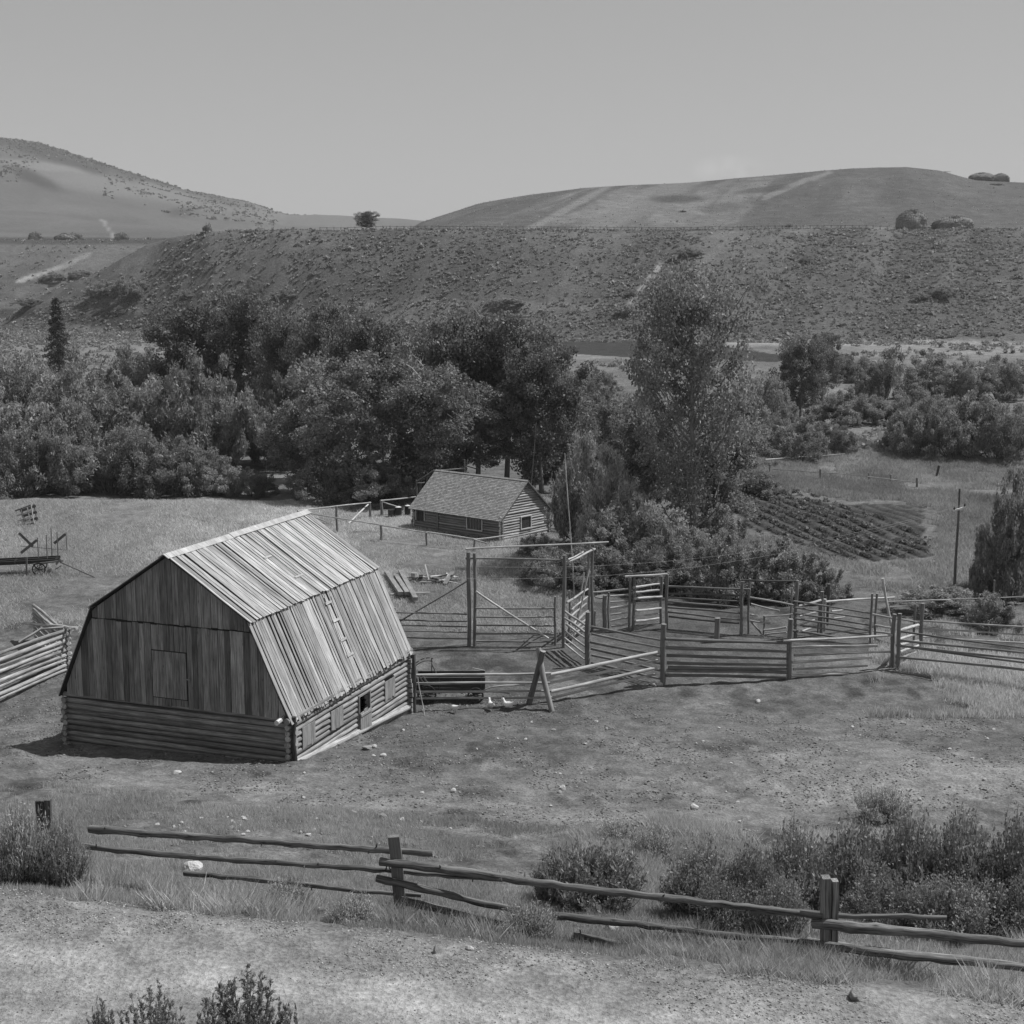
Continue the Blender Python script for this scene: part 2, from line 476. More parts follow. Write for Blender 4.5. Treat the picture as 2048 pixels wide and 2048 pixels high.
# far bank of the river, bluff
blf = sstep(335, 350, YY)
bt = .145 + .075 * fbm((XX - .4 * YY) / 16, YY / 160, 4, 21) + .03 * fbm(XX / 9, YY / 9, 3, 25)
tone = mix(tone, blf * sstep(700, 660, PY), np.clip(bt, .05, .4) * (1 + .0 * YY))
tone = mix(tone, blf * ell(430, 520, 330, 50, .6) * .5, .20 + .02 * n_b)
tone = mix(tone, blf * ell(900, 540, 330, 55, .6) * .35, .10)
tone = mix(tone, blf * ell(640, 640, 240, 14, .6) * .8, .22)
tone = mix(tone, blf * ell(1000, 612, 420, 5, .6) * .7, .25)
tone = mix(tone, blf * ell(1700, 687, 340, 5, .6) * .9, .42)
tone = mix(tone, blf * ell(1940, 700, 160, 12, .6) * .8, .38)
def track(t, p, w, v):
    for (x0, y0), (x1, y1) in zip(p[:-1], p[1:]):
        dx, dy = x1 - x0, y1 - y0; L2 = dx * dx + dy * dy
        q = np.clip(((PX - x0) * dx + (PY - y0) * dy) / L2, 0, 1)
        d = np.hypot(PX - x0 - q * dx, PY - y0 - q * dy)
        t = mix(t, (1 - sstep(w * .5, w * 1.3, d + 2 * fbm(PX / 12, PY / 12, 2, 8))) * .9, v)
    return t
tone = track(tone, [(35, 563), (90, 545), (130, 530), (180, 507)], 5, .45)
tone = track(tone, [(1260, 605), (1300, 555), (1320, 530)], 6, .38)
tone = track(tone, [(60, 600), (150, 600)], 6, .16)
# plateau strip and right hill
ht = .135 + .02 * fbm(XX / 20, YY / 20, 3, 51)
hill = sstep(446, 452, YY) * (CC > 640)
tone = mix(tone, hill, ht)
st = fbm((XX - .23 * YY) / 13, YY / 300, 4, 55)
pal = sstep(.0, .28, st) * ell(1300, 405, 330, 52, .6)
tone = mix(tone, hill * sstep(.1, -.3, st) * .4, .10)
tone = mix(tone, hill * pal * .8 * (.75 + .5 * fbm(XX / 9, YY / 30, 3, 58)), .27)
tone = tone * (1 + hill * .22 * fbm(XX / 3, YY / 8, 3, 59))
tone = mix(tone, hill * ell(1250, 425, 150, 26, .5, -.45) * .7, .25)
tone = mix(tone, hill * ell(1130, 420, 150, 6, .5, -.5) * .7, .27)
tone = track(tone, [(1530, 395), (1600, 365), (1660, 345)], 5, .24)
tone = mix(tone, hill * ell(1355, 398, 50, 7, .5) * .8, .075)
tone = mix(tone, hill * ell(1520, 380, 50, 5, .5, -.1) * .7, .08)
tone = mix(tone, hill * ell(1440, 415, 40, 10, .5, -.1) * .6, .085)
tone = mix(tone, sstep(438, 442, YY) * (1 - sstep(455, 480, YY)) * (CC > 1600), .22)
# left benches and mountain
lf = sstep(600, 680, YY) * (CC < 840)
tone = mix(tone, lf, .175 + .03 * fbm(XX / 60, YY / 60, 3, 71))
tone = mix(tone, lf * ell(120, 482, 400, 7, .4) * .8, .07)
mt = sstep(840, 1000, YY) * (CC < 860)
mtone = .15 + .04 * fbm(XX / 200, YY / 300, 4, 72) + .03 * fbm(XX / 45, YY / 90, 3, 73)
tone = mix(tone, mt, mtone)
tone = mix(tone, mt * ell(240, 375, 190, 22, .5, .18) * .9, .21)
tone = mix(tone, mt * ell(60, 330, 130, 8, .4, .1) * .8, .25)
tone = mix(tone, mt * ell(560, 430, 200, 16, .5, .12) * .7, .20)
tone = mix(tone, mt * ell(110, 305, 170, 18, .35, .3) * .9, .055)
tone = mix(tone, mt * ell(290, 352, 190, 9, .5, .3) * .8, .06)
tone = mix(tone, mt * ell(65, 355, 60, 12, .5, .4) * .9, .06)
tone = mix(tone, mt * ell(200, 400, 250, 14, .5, .12) * .5, .12)
tone = mix(tone, mt * ell(360, 425, 25, 10, .5) * .8, .08)
tone = mix(tone, mt * ell(300, 470, 200, 6, .5, .0) * .6, .12)
tone = track(tone, [(205, 440), (228, 475)], 3, .30)
# near slope strip by the fence and the road
verge = (1 - sstep(29, 33, S)) * sstep(22.2, 23, S)
tone = mix(tone, verge * .8, .20 + .06 * n_a)
road = sstep(16.6, 17.2, S) * (1 - sstep(22.4, 22.9, S + .35 * n_a))
tone = mix(tone, road, .29 + .06 * n_a + .05 * fbm(XX / 3, YY / 1.2, 3, 17))
tone = mix(tone, road * np.exp(-((S - 20.3) / .75) ** 2) * .8, .42)
tone = mix(tone, road * np.exp(-((S - 18.3) / .5) ** 2) * .6, .40)
tone = mix(tone, (1 - sstep(16.4, 17.0, S)), .2 + .04 * n_a)
tone = np.clip(tone * (.74 + .04 * road), .012, .6)
grit = np.clip(.9 - sstep(50, 90, YY), 0, 1) * (1 - .7 * road)
bump_road = road

# classes of faces -> separate structure objects
river_polys = [[(-200, 612), (40, 617), (150, 622), (330, 628), (350, 650), (330, 668), (200, 655), (60, 636), (-200, 632)],
               [(1085, 676), (1180, 679), (1290, 684), (1420, 690), (1500, 700), (1570, 712), (1560, 724), (1470, 722), (1400, 718), (1280, 716), (1150, 708), (1080, 700)],
               [(820, 655), (960, 648), (980, 670), (850, 690)], [(1493, 573), (1530, 572), (1547, 580), (1520, 585), (1498, 580)]]
garden_poly = [(1475, 985), (1560, 985), (1660, 1005), (1850, 1015), (1860, 1110), (1740, 1125), (1500, 1060), (1440, 1010)]
cls = np.zeros(PX.shape, int)
cls[(CC > 640) & (YY > 446)] = 3
cls[(CC <= 640) & (YY > 560)] = 4
cls[YY > 850] = 5
for p in river_polys[:3]: cls[inpoly(p) & (YY > 200) & (YY < 600)] = 2
_px, _py = PX, PY
PX = PX + 22 * fbm(XX / 2.5, YY / 2.5, 3, 91); PY = PY + 9 * fbm(XX / 2.5, YY / 2.5, 3, 92)
gard = inpoly(garden_poly) & (YY < 250)
PX, PY = _px, _py
cls[gard] = 6
cls[(S > 16.8) & (S < 22.6)] = 1
tone[cls == 2] = .045
hole = inpoly(river_polys[3])
tone[hole & (YY > 300)] = .02
# garden rows: furrows running away to the upper left
gA = G(1590, 1010); gB = G(1848, 1112)
gd = (gB - gA).normalized(); gn = Vector((-gd.y, gd.x, 0))
gv = (XX - gA.x) * gn.x + (YY - gA.y) * gn.y
tone = np.where(gard, .058 + .03 * np.sin(gv * 5.2) + .02 * n_a, tone)
ZZ = ZZ + np.where(gard, .06 * np.sin(gv * 5.2), 0)
ZZ = np.where(cls == 2, ZZ - .0, ZZ)

nr, nc = XX.shape
idx = np.arange(nr * nc).reshape(nr, nc)
faces = np.stack([idx[:-1, :-1], idx[:-1, 1:], idx[1:, 1:], idx[1:, :-1]], -1).reshape(-1, 4)
fc = cls[:-1, :-1].ravel()
allv = np.stack([XX, YY, ZZ], -1).reshape(-1, 3)
for c, nm in ((0, 'ground'), (1, 'dirt_road'), (2, 'river'), (3, 'hill'), (4, 'bench'), (5, 'mountain'), (6, 'garden_soil')):
    fs = faces[fc == c]
    used = np.unique(fs)
    remap = np.full(nr * nc, -1, np.int64); remap[used] = np.arange(len(used))
    me = npmesh(nm, allv[used], remap[fs], tone.ravel()[used], GROUND, smooth=True)
    a = me.attributes.new('grit', 'FLOAT', 'POINT'); a.data.foreach_set('value', grit.ravel()[used].astype(np.float32))
    o = bpy.data.objects.new(nm, me); COL.objects.link(o); tag(o, kind='structure')

# ------------------------------------------------------------------ the barn
bX, bY, yaw, BW, BL, zE, zB, zR, ins = -7.967, 49.31, .351, 9.624, 10.164, 1.80, 5.114, 7.322, 1.478
bu = Vector((math.cos(yaw), -math.sin(yaw), 0)); bv = Vector((math.sin(yaw), math.cos(yaw), 0)); UP = Vector((0, 0, 1))
def bp(u, v, z): return Vector((bX, bY, 0)) + bu * u + bv * v + UP * z
barn = thing('barn', bp(-BW / 2, BL / 2, 0), 'weathered gambrel roofed log barn with vertical plank gable and pale board roof', 'barn')

def logwall(mb, P0, P1, z0, z1, dz, r, opens=(), ext=.22, par=0, tone=(.8, 1.2), capt=1.5):
    P0 = Vector(P0); P1 = Vector(P1); L = (P1 - P0).length; d = (P1 - P0) / L
    z = z0 + r + (dz / 2 if par else 0); k = 0
    while z < z1 + r * .2:
        e0 = ext * random.uniform(.6, 1.3); e1 = ext * random.uniform(.6, 1.3)
        spans = [(-e0, L + e1)]
        for (a, b, za, zb_) in opens:
            if za < z < zb_:
                ns = []
                for (p, q) in spans:
                    if b <= p or a >= q: ns.append((p, q)); continue
                    if a > p: ns.append((p, a))
                    if b < q: ns.append((b, q))
                spans = ns
        t = random.uniform(*tone)
        rr = r * random.uniform(.88, 1.12)
        zz = z + random.uniform(-.015, .015)
        for (p, q) in spans:
            if q - p < .08: continue
            mb.log(P0 + d * p + UP * zz, P0 + d * q + UP * zz, rr, t, max(2, int((q - p) / 1.1)), .012, .07, 10, t * capt)
        z += dz

# side wall openings (v, z) from the photograph, on the wall's own plane
sideN = bu
def side(px, py):
    p = rplane(px, py, bp(0.12, 0, 0), sideN) - bp(0.12, 0, 0)
    return p.dot(bv), p.z
SCL = 280 / 1932.
def sp(x, y): return side(560 + x * SCL, 1360 + y * SCL)
d0 = sp(1100, 600); d1 = sp(1240, 560); dt = sp(1170, 195); dbt = sp(1180, 650)
door = (d0[0], d1[0], dbt[1] - .05, dt[1])
wins = []
for (x0, y0, x1, y1) in ((310, 670, 490, 850), (705, 450, 875, 600), (1450, 50, 1590, 200)):
    a = sp(x0, (y0 + y1) / 2 + 30); b = sp(x1, (y0 + y1) / 2 - 30)
    t = sp((x0 + x1) / 2, y0 - 60); q = sp((x0 + x1) / 2, y1 + 35)
    wins.append((a[0], b[0], q[1], t[1]))

m = MB()
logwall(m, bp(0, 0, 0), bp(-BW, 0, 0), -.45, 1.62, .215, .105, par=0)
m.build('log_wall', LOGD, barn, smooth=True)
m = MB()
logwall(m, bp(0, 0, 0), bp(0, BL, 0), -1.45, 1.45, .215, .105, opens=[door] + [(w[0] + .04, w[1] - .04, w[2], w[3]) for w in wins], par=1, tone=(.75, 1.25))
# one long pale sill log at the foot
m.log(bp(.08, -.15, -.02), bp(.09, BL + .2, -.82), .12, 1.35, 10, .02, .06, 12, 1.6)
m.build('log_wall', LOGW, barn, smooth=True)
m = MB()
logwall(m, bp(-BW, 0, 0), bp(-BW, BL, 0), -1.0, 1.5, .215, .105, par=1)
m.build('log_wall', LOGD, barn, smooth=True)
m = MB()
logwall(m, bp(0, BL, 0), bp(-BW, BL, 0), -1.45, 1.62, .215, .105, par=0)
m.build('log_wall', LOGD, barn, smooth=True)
# chinking between the logs
m = MB()
th = .06
def slabwall(P0, P1, z0, z1, opens=()):
    P0 = Vector(P0); P1 = Vector(P1); L = (P1 - P0).length; d = (P1 - P0) / L
    cuts = sorted([0, L] + [c for o in opens for c in o[:2]])
    for a, b in zip(cuts[:-1], cuts[1:]):
        if b - a < .01: continue
        mid = (a + b) / 2; op = [o for o in opens if o[0] < mid < o[1]]
        segs = [(z0, z1)] if not op else [(z0, op[0][2]), (op[0][3], z1)]
        for (p, q) in segs:
            if q - p > .02: m.box(P0 + d * a + UP * (p + q) / 2, P0 + d * b + UP * (p + q) / 2, th, q - p, tone=.35)
slabwall(bp(-.04, .05, 0), bp(-.04, BL - .05, 0), -1.5, 1.5, [door])
slabwall(bp(-.1, 0.0, 0), bp(-BW + .1, 0.0, 0), -.5, 1.6)
slabwall(bp(-.1, BL, 0), bp(-BW + .1, BL, 0), -1.5, 1.6)
slabwall(bp(-BW, .05, 0), bp(-BW, BL - .05, 0), -1.0, 1.5)
m.build('chinking', LOGD, barn)
# interior floor keeps the doorway dark
m = MB(); m.box(bp(-BW / 2, .3, -.62), bp(-BW / 2, BL - .3, -.62), BW - .6, .05)
m.box(bp(-BW / 2, .3, 1.9), bp(-BW / 2, BL - .3, 1.9), BW - .3, .05)
m.build('loft_floor', SHEATH_SHADE, barn)
# top plate under the eave, rafter ends
m = MB()
m.log(bp(.05, -.35, 1.62), bp(.05, BL + .3, 1.62), .12, .7, 10, .015)
m.build('wall_plate', LOGW, barn, smooth=True)
m = MB()
for i in range(17):
    v = .15 + i * (BL - .3) / 16
    m.log(bp(-.5, v, 1.86), bp(.16 + random.uniform(-.03, .03), v, 1.50), .05, random.uniform(.8, 1.5), 2, 0, .05, 7, 2.0)
m.build('rafter_ends', LOGW, barn)
# corner posts
m = MB(); m.log(bp(.24, -.10, -.2), bp(.20, -.06, 1.75), .085, .5, 5, .02, .08, 8); m.build('corner_post', RAILD, barn, smooth=True)
m = MB(); m.log(bp(.26, BL + .18, -1.4), bp(.24, BL + .12, 1.5), .105, .7, 5, .02, .08, 8); m.build('corner_post', RAILD, barn, smooth=True)
m = MB(); m.log(bp(-.15, -.7, 1.66), bp(-.25, 1.5, 1.72), .09, 1.5, 3, .01, .05, 9, 2.2); m.build('beam_end', LOGW, barn, smooth=True)

# shutters over the three side openings, and the half door
for w in wins:
    fr = MB(); n = 3; ww = (w[1] - w[0]) / n
    for k in range(n):
        a = w[0] + k * ww + .01; b = w[0] + (k + 1) * ww - .01
        fr.prism([bp(.10, a, w[2] - random.uniform(0, .1)), bp(.10, b, w[2] - random.uniform(0, .1)), bp(.10, b, w[3]), bp(.10, a, w[3])], .03, bu, random.uniform(.75, 1.1))
    sh = fr.build('shutter', LOGW, barn)
m = MB()
fw = .06
m.box(bp(.1, door[0] - .03, door[2]), bp(.1, door[0] - .03, door[3]), .1, fw, bv, .8)
m.box(bp(.1, door[1] + .03, door[2]), bp(.1, door[1] + .03, door[3]), .1, fw, bv, .9)
m.box(bp(.1, door[0] - .06, door[3] + .03), bp(.1, door[1] + .06, door[3] + .03), .1, fw, UP, .9)
m.build('door_frame', LOGW, barn)
m = MB(); hz = door[2] + (door[3] - door[2]) * .56; n = 3; ww = (door[1] - door[0] + .1) / n
for k in range(n):
    a = door[0] - .05 + k * ww + .012; b = a + ww - .02
    tp = hz + (.0, .07, -.02)[k]
    m.prism([bp(.16, a, door[2]), bp(.16, b, door[2]), bp(.16, b, tp), bp(.16, a, tp - .02)], .03, bu, (1.0, .85, .95)[k])
m.box(bp(.21, door[0] - .03, hz - .12), bp(.21, door[1] + .03, hz - .12), .03, .09, UP, 1.1)
m.build('half_door', LOGW, barn)

# gambrel profile
def prof(u):   # u from 0 to -BW
    t = min(-u, BW + u)
    if t < ins: return zE + (zB - zE) * max(t, 0) / ins
    return zB + (zR - zB) * (t - ins) / (BW / 2 - ins)
ld0 = rplane(40 + 980 * .2692, 980 + 1190 * .2692, bp(0, -.1, 0), -bv) - bp(0, 0, 0)
ld1 = rplane(40 + 1245 * .2692, 980 + 1560 * .2692, bp(0, -.1, 0), -bv) - bp(0, 0, 0)
du0, du1, dz1, dz0 = ld0.dot(bu), ld1.dot(bu), ld0.z, ld1.z
for gi, (vv, nn) in enumerate(((-.06, -bv), (BL + .06, bv))):
    m = MB(); u = -.12
    seam = 4.75
    while u > -BW + .14:
        w = random.uniform(.19, .31); u2 = max(u - w, -BW + .1)
        tn = random.choice([.5, .75, .9, 1.1, 1.35]) * random.uniform(.88, 1.12)
        gp = random.uniform(.006, .02)
        a, b = u2 + gp, u - gp * .3
        pa, pb = prof(a) - .07, prof(b) - .07
        lo = 1.62 + random.uniform(-.05, .03)
        if pb < lo + .1 or pa < lo + .1:
            u = u2; continue
        sj = seam - random.uniform(.05, .10); ta, tb = min(pa, sj), min(pb, sj)
        off = random.uniform(0, .014)
        base = bp(0, vv, 0) + nn * off
        def q(uu, z): return base + bu * uu + UP * z
        m.prism([q(a, lo), q(b, lo), q(b, tb), q(a, ta)], .025, nn, tn)
        u = u2
    u = -.12
    while u > -BW + .14:
        w = random.uniform(.19, .33); u2 = max(u - w, -BW + .1)
        tn = random.uniform(.55, 1.15); a, b = u2 + random.uniform(.004, .02), u - .004
        pa, pb = prof(a) - .07, prof(b) - .07
        lo = seam + random.uniform(-.03, .02)
        if min(pa, pb) > lo + .05:
            base = bp(0, vv, 0) + nn * (.045 + random.uniform(0, .012))
            def q(uu, z): return base + bu * uu + UP * z
            m.prism([q(a, lo), q(b, lo), q(b, pb), q(a, pa)], .025, nn, tn)
        u = u2
    # backing blocks light; its dark tone paints the shade in seam and cracks
    cs = [-.15, -ins, -BW / 2, -BW + ins, -BW + .15]
    for c0, c1 in zip(cs[:-1], cs[1:]):
        base = bp(0, vv, 0) - nn * .03
        m.prism([base + bu * c1 + UP * 1.5, base + bu * c0 + UP * 1.5, base + bu * c0 + UP * (prof(c0) - .12), base + bu * c1 + UP * (prof(c1) - .12)], -.02, nn, .15)
    m.build('gable_planks', GABLEW, barn)
m = MB(); base = bp(0, -.06, 0) - bv * .034; e = .035  # dark sheet behind the door: shade of the gap put into its colour
m.prism([base + bu * (du0 - e) + UP * (dz0 - e), base + bu * (du1 + e) + UP * (dz0 - e), base + bu * (du1 + e) + UP * (dz1 + e), base + bu * (du0 - e) + UP * (dz1 + e)], .01, -bv, .5)
m.build('loft_door_gap_shade', SHEATH_SHADE, barn)
m = MB(); n = 5; w = (du1 - du0) / n
for k in range(n):
    a = du0 + k * w + .006; b = a + w - .014; base = bp(0, -.06, 0) - bv * .045
    m.prism([base + bu * a + UP * dz0, base + bu * b + UP * dz0, base + bu * b + UP * dz1, base + bu * a + UP * dz1], .025, -bv, random.uniform(.8, 1.15))
m.box(bp(du0, -.15, dz0 + (dz1 - dz0) * .50), bp(du0 + .02, -.15, dz0 + (dz1 - dz0) * .50), .02, .02)
m.box(bp(du1 - .12, -.145, dz0 + (dz1 - dz0) * .45), bp(du1 + .16, -.145, dz0 + (dz1 - dz0) * .45), .02, .05, UP, 1.5)
m.build('loft_door', GABLEW, barn)

# roof slopes
def slope(E0, E1, R0, R1, outn, name, lowj=.09, tone=(.76, 1.12), over=.0):
    m = MB(); s2 = MB()
    E0, E1, R0, R1 = map(Vector, (E0, E1, R0, R1)); N = Vector(outn).normalized()
    L = (E1 - E0).length
    s2.prism([E0 + (R0 - E0) * .012, E1 + (R1 - E1) * .012, R1, R0], -.02, N, 1.)  # underlay whose dark colour paints the shade between the boards
    x = 0
    while x < L - .05:
        w = random.uniform(.11, .22); g = random.choice([.012, .02, .035, .05, .075])
        x2 = min(x + w, L)
        a0 = E0.lerp(E1, x / L); a1 = E0.lerp(E1, x2 / L)
        j1 = random.uniform(-.035, .035); j2 = random.uniform(-.035, .035)
        b0 = R0.lerp(R1, min(1, max(0, (x + j1) / L))); b1 = R0.lerp(R1, min(1, max(0, (x2 + j2) / L)))
        dn = (a0 - b0).normalized(); lj = random.uniform(-lowj, lowj * .6)
        a0 = a0 + dn * lj; a1 = a1 + dn * (lj + random.uniform(-.02, .02))
        lift = random.uniform(.004, .03); tn = random.uniform(*tone)
        if random.random() < .12: tn *= .72
        # a board in three lengths so it can warp a little
        ps = []
        for t in (0, .33, .67, 1):
            wb = N * (lift + random.uniform(-.006, .01) + (random.uniform(0, .04) if t == 0 and random.random() < .2 else 0))
            ed = random.uniform(-.01, .01) if 0 < t < 1 else 0
            dv = (E1 - E0).normalized()
            ps.append((a0.lerp(b0, t) + wb + dv * ed, a1.lerp(b1, t) + wb + dv * ed))
        sd = random.uniform(0, 900); ln = (b0 - a0).length
        V = []; LP = []; T = []
        for k, (p, q) in enumerate(ps):
            for (z) in (0, .025):
                V += [p + N * z, q + N * z]; LP += [(sd + ln * k / 3, sd, z), (sd + ln * k / 3, sd + w, z)]
                tt = tn * (1.06 if k == 0 else 1)
                T += [tt, tt]
        Fc = []
        for k in range(3):
            o = k * 4; p = o + 4
            Fc += [(o + 2, o + 3, p + 3, p + 2), (o, p, p + 1, o + 1), (o, o + 2, p + 2, p), (o + 1, p + 1, p + 3, o + 3)]
        Fc += [(0, 1, 3, 2), (12, 14, 15, 13)]
        m.raw(V, Fc, T, LP)
        x = x2 + g
    o = m.build(name, ROOFW, barn)
    s2.build('roof_sheathing', SHEATH_SHADE, o if False else barn)
    return o
fo = .28
nlr = (bu * (zB - zE) + UP * ins).normalized(); nur = (bu * (zR - zB) + UP * (BW / 2 - ins)).normalized()
nll = (-bu * (zB - zE) + UP * ins).normalized(); nul = (-bu * (zR - zB) + UP * (BW / 2 - ins)).normalized()
du = (bu * (BW / 2 - ins) - UP * (zR - zB)).normalized()
dul = (-bu * (BW / 2 - ins) - UP * (zR - zB)).normalized()
eo = .30; ez = .30 * (zB - zE) / ins * .42
slope(bp(eo * .55, -fo, zE - ez), bp(eo * .55, BL + fo, zE - ez), bp(-ins, -fo, zB), bp(-ins, BL + fo, zB), nlr, 'roof_slope', tone=(.62, 1.05))
slope(bp(-ins, -fo, zB + .05) + du * .16, bp(-ins, BL + fo, zB + .05) + du * .16, bp(-BW / 2, -fo, zR), bp(-BW / 2, BL + fo, zR), nur, 'roof_slope', .03)
slope(bp(-BW - eo * .55, -fo, zE - ez), bp(-BW - eo * .55, BL + fo, zE - ez), bp(-BW + ins, -fo, zB), bp(-BW + ins, BL + fo, zB), nll, 'roof_slope')
slope(bp(-BW + ins, -fo, zB + .05) + dul * .16, bp(-BW + ins, BL + fo, zB + .05) + dul * .16, bp(-BW / 2, -fo, zR), bp(-BW / 2, BL + fo, zR), nul, 'roof_slope', .03)
m = MB()
hL = (BL + 2 * fo) * .42
for (v0, v1, dz) in ((-fo - .1, -fo + hL, 0), (-fo + hL - .1, BL + fo + .08, .03)):
    for nn_, dd in ((nur, du), (nul, dul)):
        a = bp(-BW / 2, v0, zR + .05 + dz); b = bp(-BW / 2, v1, zR + .05 + dz)
        m.prism([a + dd * .26, b + dd * .26, b, a], .028, nn_, 1.05)
m.build('ridge_cap', ROOFW, barn)
# cleats
P_l = bp(-ins, 0, zB); P_u = bp(-BW / 2, 0, zR)
for (x, y) in ((810, 835), (865, 965), (920, 1108), (970, 1220)):
    c = rplane(440 + x * .2692, 980 + y * .2692, P_l + nlr * .08, nlr)
    m = MB(); m.box(c - bv * .3, c + bv * .22, .10, .05, nlr, 1.1); m.build('roof_cleat', ROOFW, barn)
for (x, y) in ((355, 498), (585, 640)):
    c = rplane(440 + x * .2692, 980 + y * .2692, P_u + nur * .08, nur)
    m = MB(); m.box(c - bv * .3, c + bv * .3, .09, .04, nur, .95); m.build('roof_cleat', ROOFW, barn)
for (x0, y0, x1, y1) in ((826, 790, 992, 1245), (778, 800, 938, 1250)):
    ca = rplane(440 + x0 * .2692, 980 + y0 * .2692, P_l + nlr * .06, nlr); cb = rplane(440 + x1 * .2692, 980 + y1 * .2692, P_l + nlr * .06, nlr)
    m = MB(); m.box(ca, cb, .07, .045, nlr, .95, 5, .008); m.build('ladder_rail', ROOFW, barn)

# ------------------------------------------------------------------ the cabin
cA = G(829.6, 1056); cB = G(1003, 1082)
cz = min(cA.z, cB.z) - .05
cd = Vector((cB.x - cA.x, cB.y - cA.y, 0)); CL = cd.length; cd.normalize(); cn = Vector((-cd.y, cd.x, 0))
cwh = topz(cB, 1034) - cz
def cp(u, v, z): return Vector((cA.x, cA.y, cz)) + cd * u + cn * v + UP * z
ohc = .28
best = None
for w in np.arange(2.5, 8, .05):
    R = cp(CL + ohc, w / 2, 0)
    zz = topz(R, 963.7); x, _ = proj(R.x, R.y, zz)
    if best is None or abs(x - 1056.7) < best[0]: best = (abs(x - 1056.7), w, zz - cz)
CWd = best[1]; CR = best[2]
print('CABIN', CL, CWd, cwh, CR)
CS = (CR - cwh) / (CWd / 2)
cab = thing('log_cabin', cp(CL / 2, CWd / 2, 0), 'small log cabin with shingled gable roof below the dark cottonwoods', 'cabin')
def cside(px, py):
    p = rplane(px, py, cp(0, -.08, 0), -cn) - cp(0, -.08, 0); return p.dot(cd), p.z
def cgab(px, py):
    p = rplane(px, py, cp(CL + .08, 0, 0), cd) - cp(CL + .08, 0, 0); return p.dot(cn), p.z
a = cside(935, 1046); b = cside(964, 1049); t = cside(950, 1035); q = cside(950, 1059)
w1 = (a[0], b[0], q[1], t[1])
a = cside(833, 1028); b = cside(849, 1029); t = cside(842, 1014); q = cside(842, 1041)
w0 = (a[0], b[0], q[1], t[1])
a = cgab(1042, 1045); b = cgab(1061, 1043); t = cgab(1051, 1033); q = cgab(1051, 1056)
w2 = (a[0], b[0], q[1], t[1])
m = MB(); logwall(m, cp(0, 0, 0), cp(CL, 0, 0), -.3, cwh - .06, .19, .095, [w1, w0], .16, 0, (.75, 1.1)); m.build('log_wall', CABW, cab, smooth=True)
m = MB(); logwall(m, cp(0, CWd, 0), cp(CL, CWd, 0), -.3, cwh - .06, .19, .095, [], .16, 0); m.build('log_wall', CABW, cab, smooth=True)
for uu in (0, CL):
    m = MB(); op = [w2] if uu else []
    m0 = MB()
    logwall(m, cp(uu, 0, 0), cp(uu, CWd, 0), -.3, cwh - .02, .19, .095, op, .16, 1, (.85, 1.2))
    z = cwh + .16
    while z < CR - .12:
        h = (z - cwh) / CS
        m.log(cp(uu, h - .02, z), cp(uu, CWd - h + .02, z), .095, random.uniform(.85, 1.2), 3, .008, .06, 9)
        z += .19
    m.build('gable_log_wall', wood('sunlit_gable_log_wood', .42, .3, .3) if uu else CABW, cab, smooth=True)  # sunlit end: same cabin logs with the sunlight put in as a paler tone
m = MB()
def cslab(P0, P1, z0, z1, opens):
    global m
    slabwall(P0, P1, z0, z1, opens)
th = .05
slabwall(cp(.05, .04, 0), cp(CL - .05, .04, 0), -.3, cwh - .03, sorted([w0, w1]))
slabwall(cp(CL - .04, .05, 0), cp(CL - .04, CWd - .05, 0), -.3, cwh, [w2])
slabwall(cp(.04, .05, 0), cp(.04, CWd - .05, 0), -.3, cwh, [])
slabwall(cp(.05, CWd, 0), cp(CL - .05, CWd, 0), -.3, cwh, [])
# triangular backing behind the gable logs
for uu, sg in ((.04, -1), (CL - .04, 1)):
    m.raw([cp(uu, .05, cwh), cp(uu, CWd - .05, cwh), cp(uu, CWd / 2, CR - .05)], [(0, 1, 2)], .7)
m.build('chinking', CABW, cab)
# windows
def window(P, ax, nrm, w, h, nx, ny, label=None, glass=GLASSM):
    """P: lower left corner on the wall"""
    f = MB(); t = .07
    for (a, b, up) in ((P - ax * t * .5, P - ax * t * .5 + UP * h, ax), (P + ax * (w + t * .5), P + ax * (w + t * .5) + UP * h, ax)):
        f.box(a, b, .05, t, up, 1.)
    for (z) in (-t * .5, h + t * .5):
        f.box(P - ax * t + UP * z, P + ax * (w + t) + UP * z, .06, t, UP, 1.05)
    W = f.build('window', TRIMW, cab)
    g = MB(); c = P - nrm * .06
    g.prism([c, c + ax * w, c + ax * w + UP * h, c + UP * h], .008, nrm)
    g.build('pane', glass, W)
    mu = MB(); c = P - nrm * .035
    for i in range(1, nx): mu.box(c + ax * w * i / nx, c + ax * w * i / nx + UP * h, .015, .022, ax, .8)
    for i in range(1, ny): mu.box(c + UP * h * i / ny, c + UP * h * i / ny + ax * w, .015, .022, UP, .8)
    if nx + ny > 2: mu.build('glazing_bars', TRIMW, W)
window(cp(w1[0], -.12, w1[2]), cd, -cn, w1[1] - w1[0], w1[3] - w1[2], 5, 1)
window(cp(CL + .12, w2[0], w2[2]), cn, cd, w2[1] - w2[0], w2[3] - w2[2], 1, 1)
m = MB(); c = cp(w0[0], .0, w0[2]); m.prism([c, c + cd * (w0[1] - w0[0]), cp(w0[1], .0, w0[3]), cp(w0[0], .0, w0[3])], .02, -cn, .5); dr = m.build('door', WAGW, cab)
f = MB(); t = .07
f.box(cp(w0[0] - .03, -.12, w0[2]), cp(w0[0] - .03, -.12, w0[3]), .05, t, cd, .75); f.box(cp(w0[1] + .03, -.12, w0[2]), cp(w0[1] + .03, -.12, w0[3]), .05, t, cd, .75)
f.box(cp(w0[0] - .07, -.12, w0[3] + .03), cp(w0[1] + .07, -.12, w0[3] + .03), .05, t, UP, .75)
f.build('door_frame', TRIMW, cab)
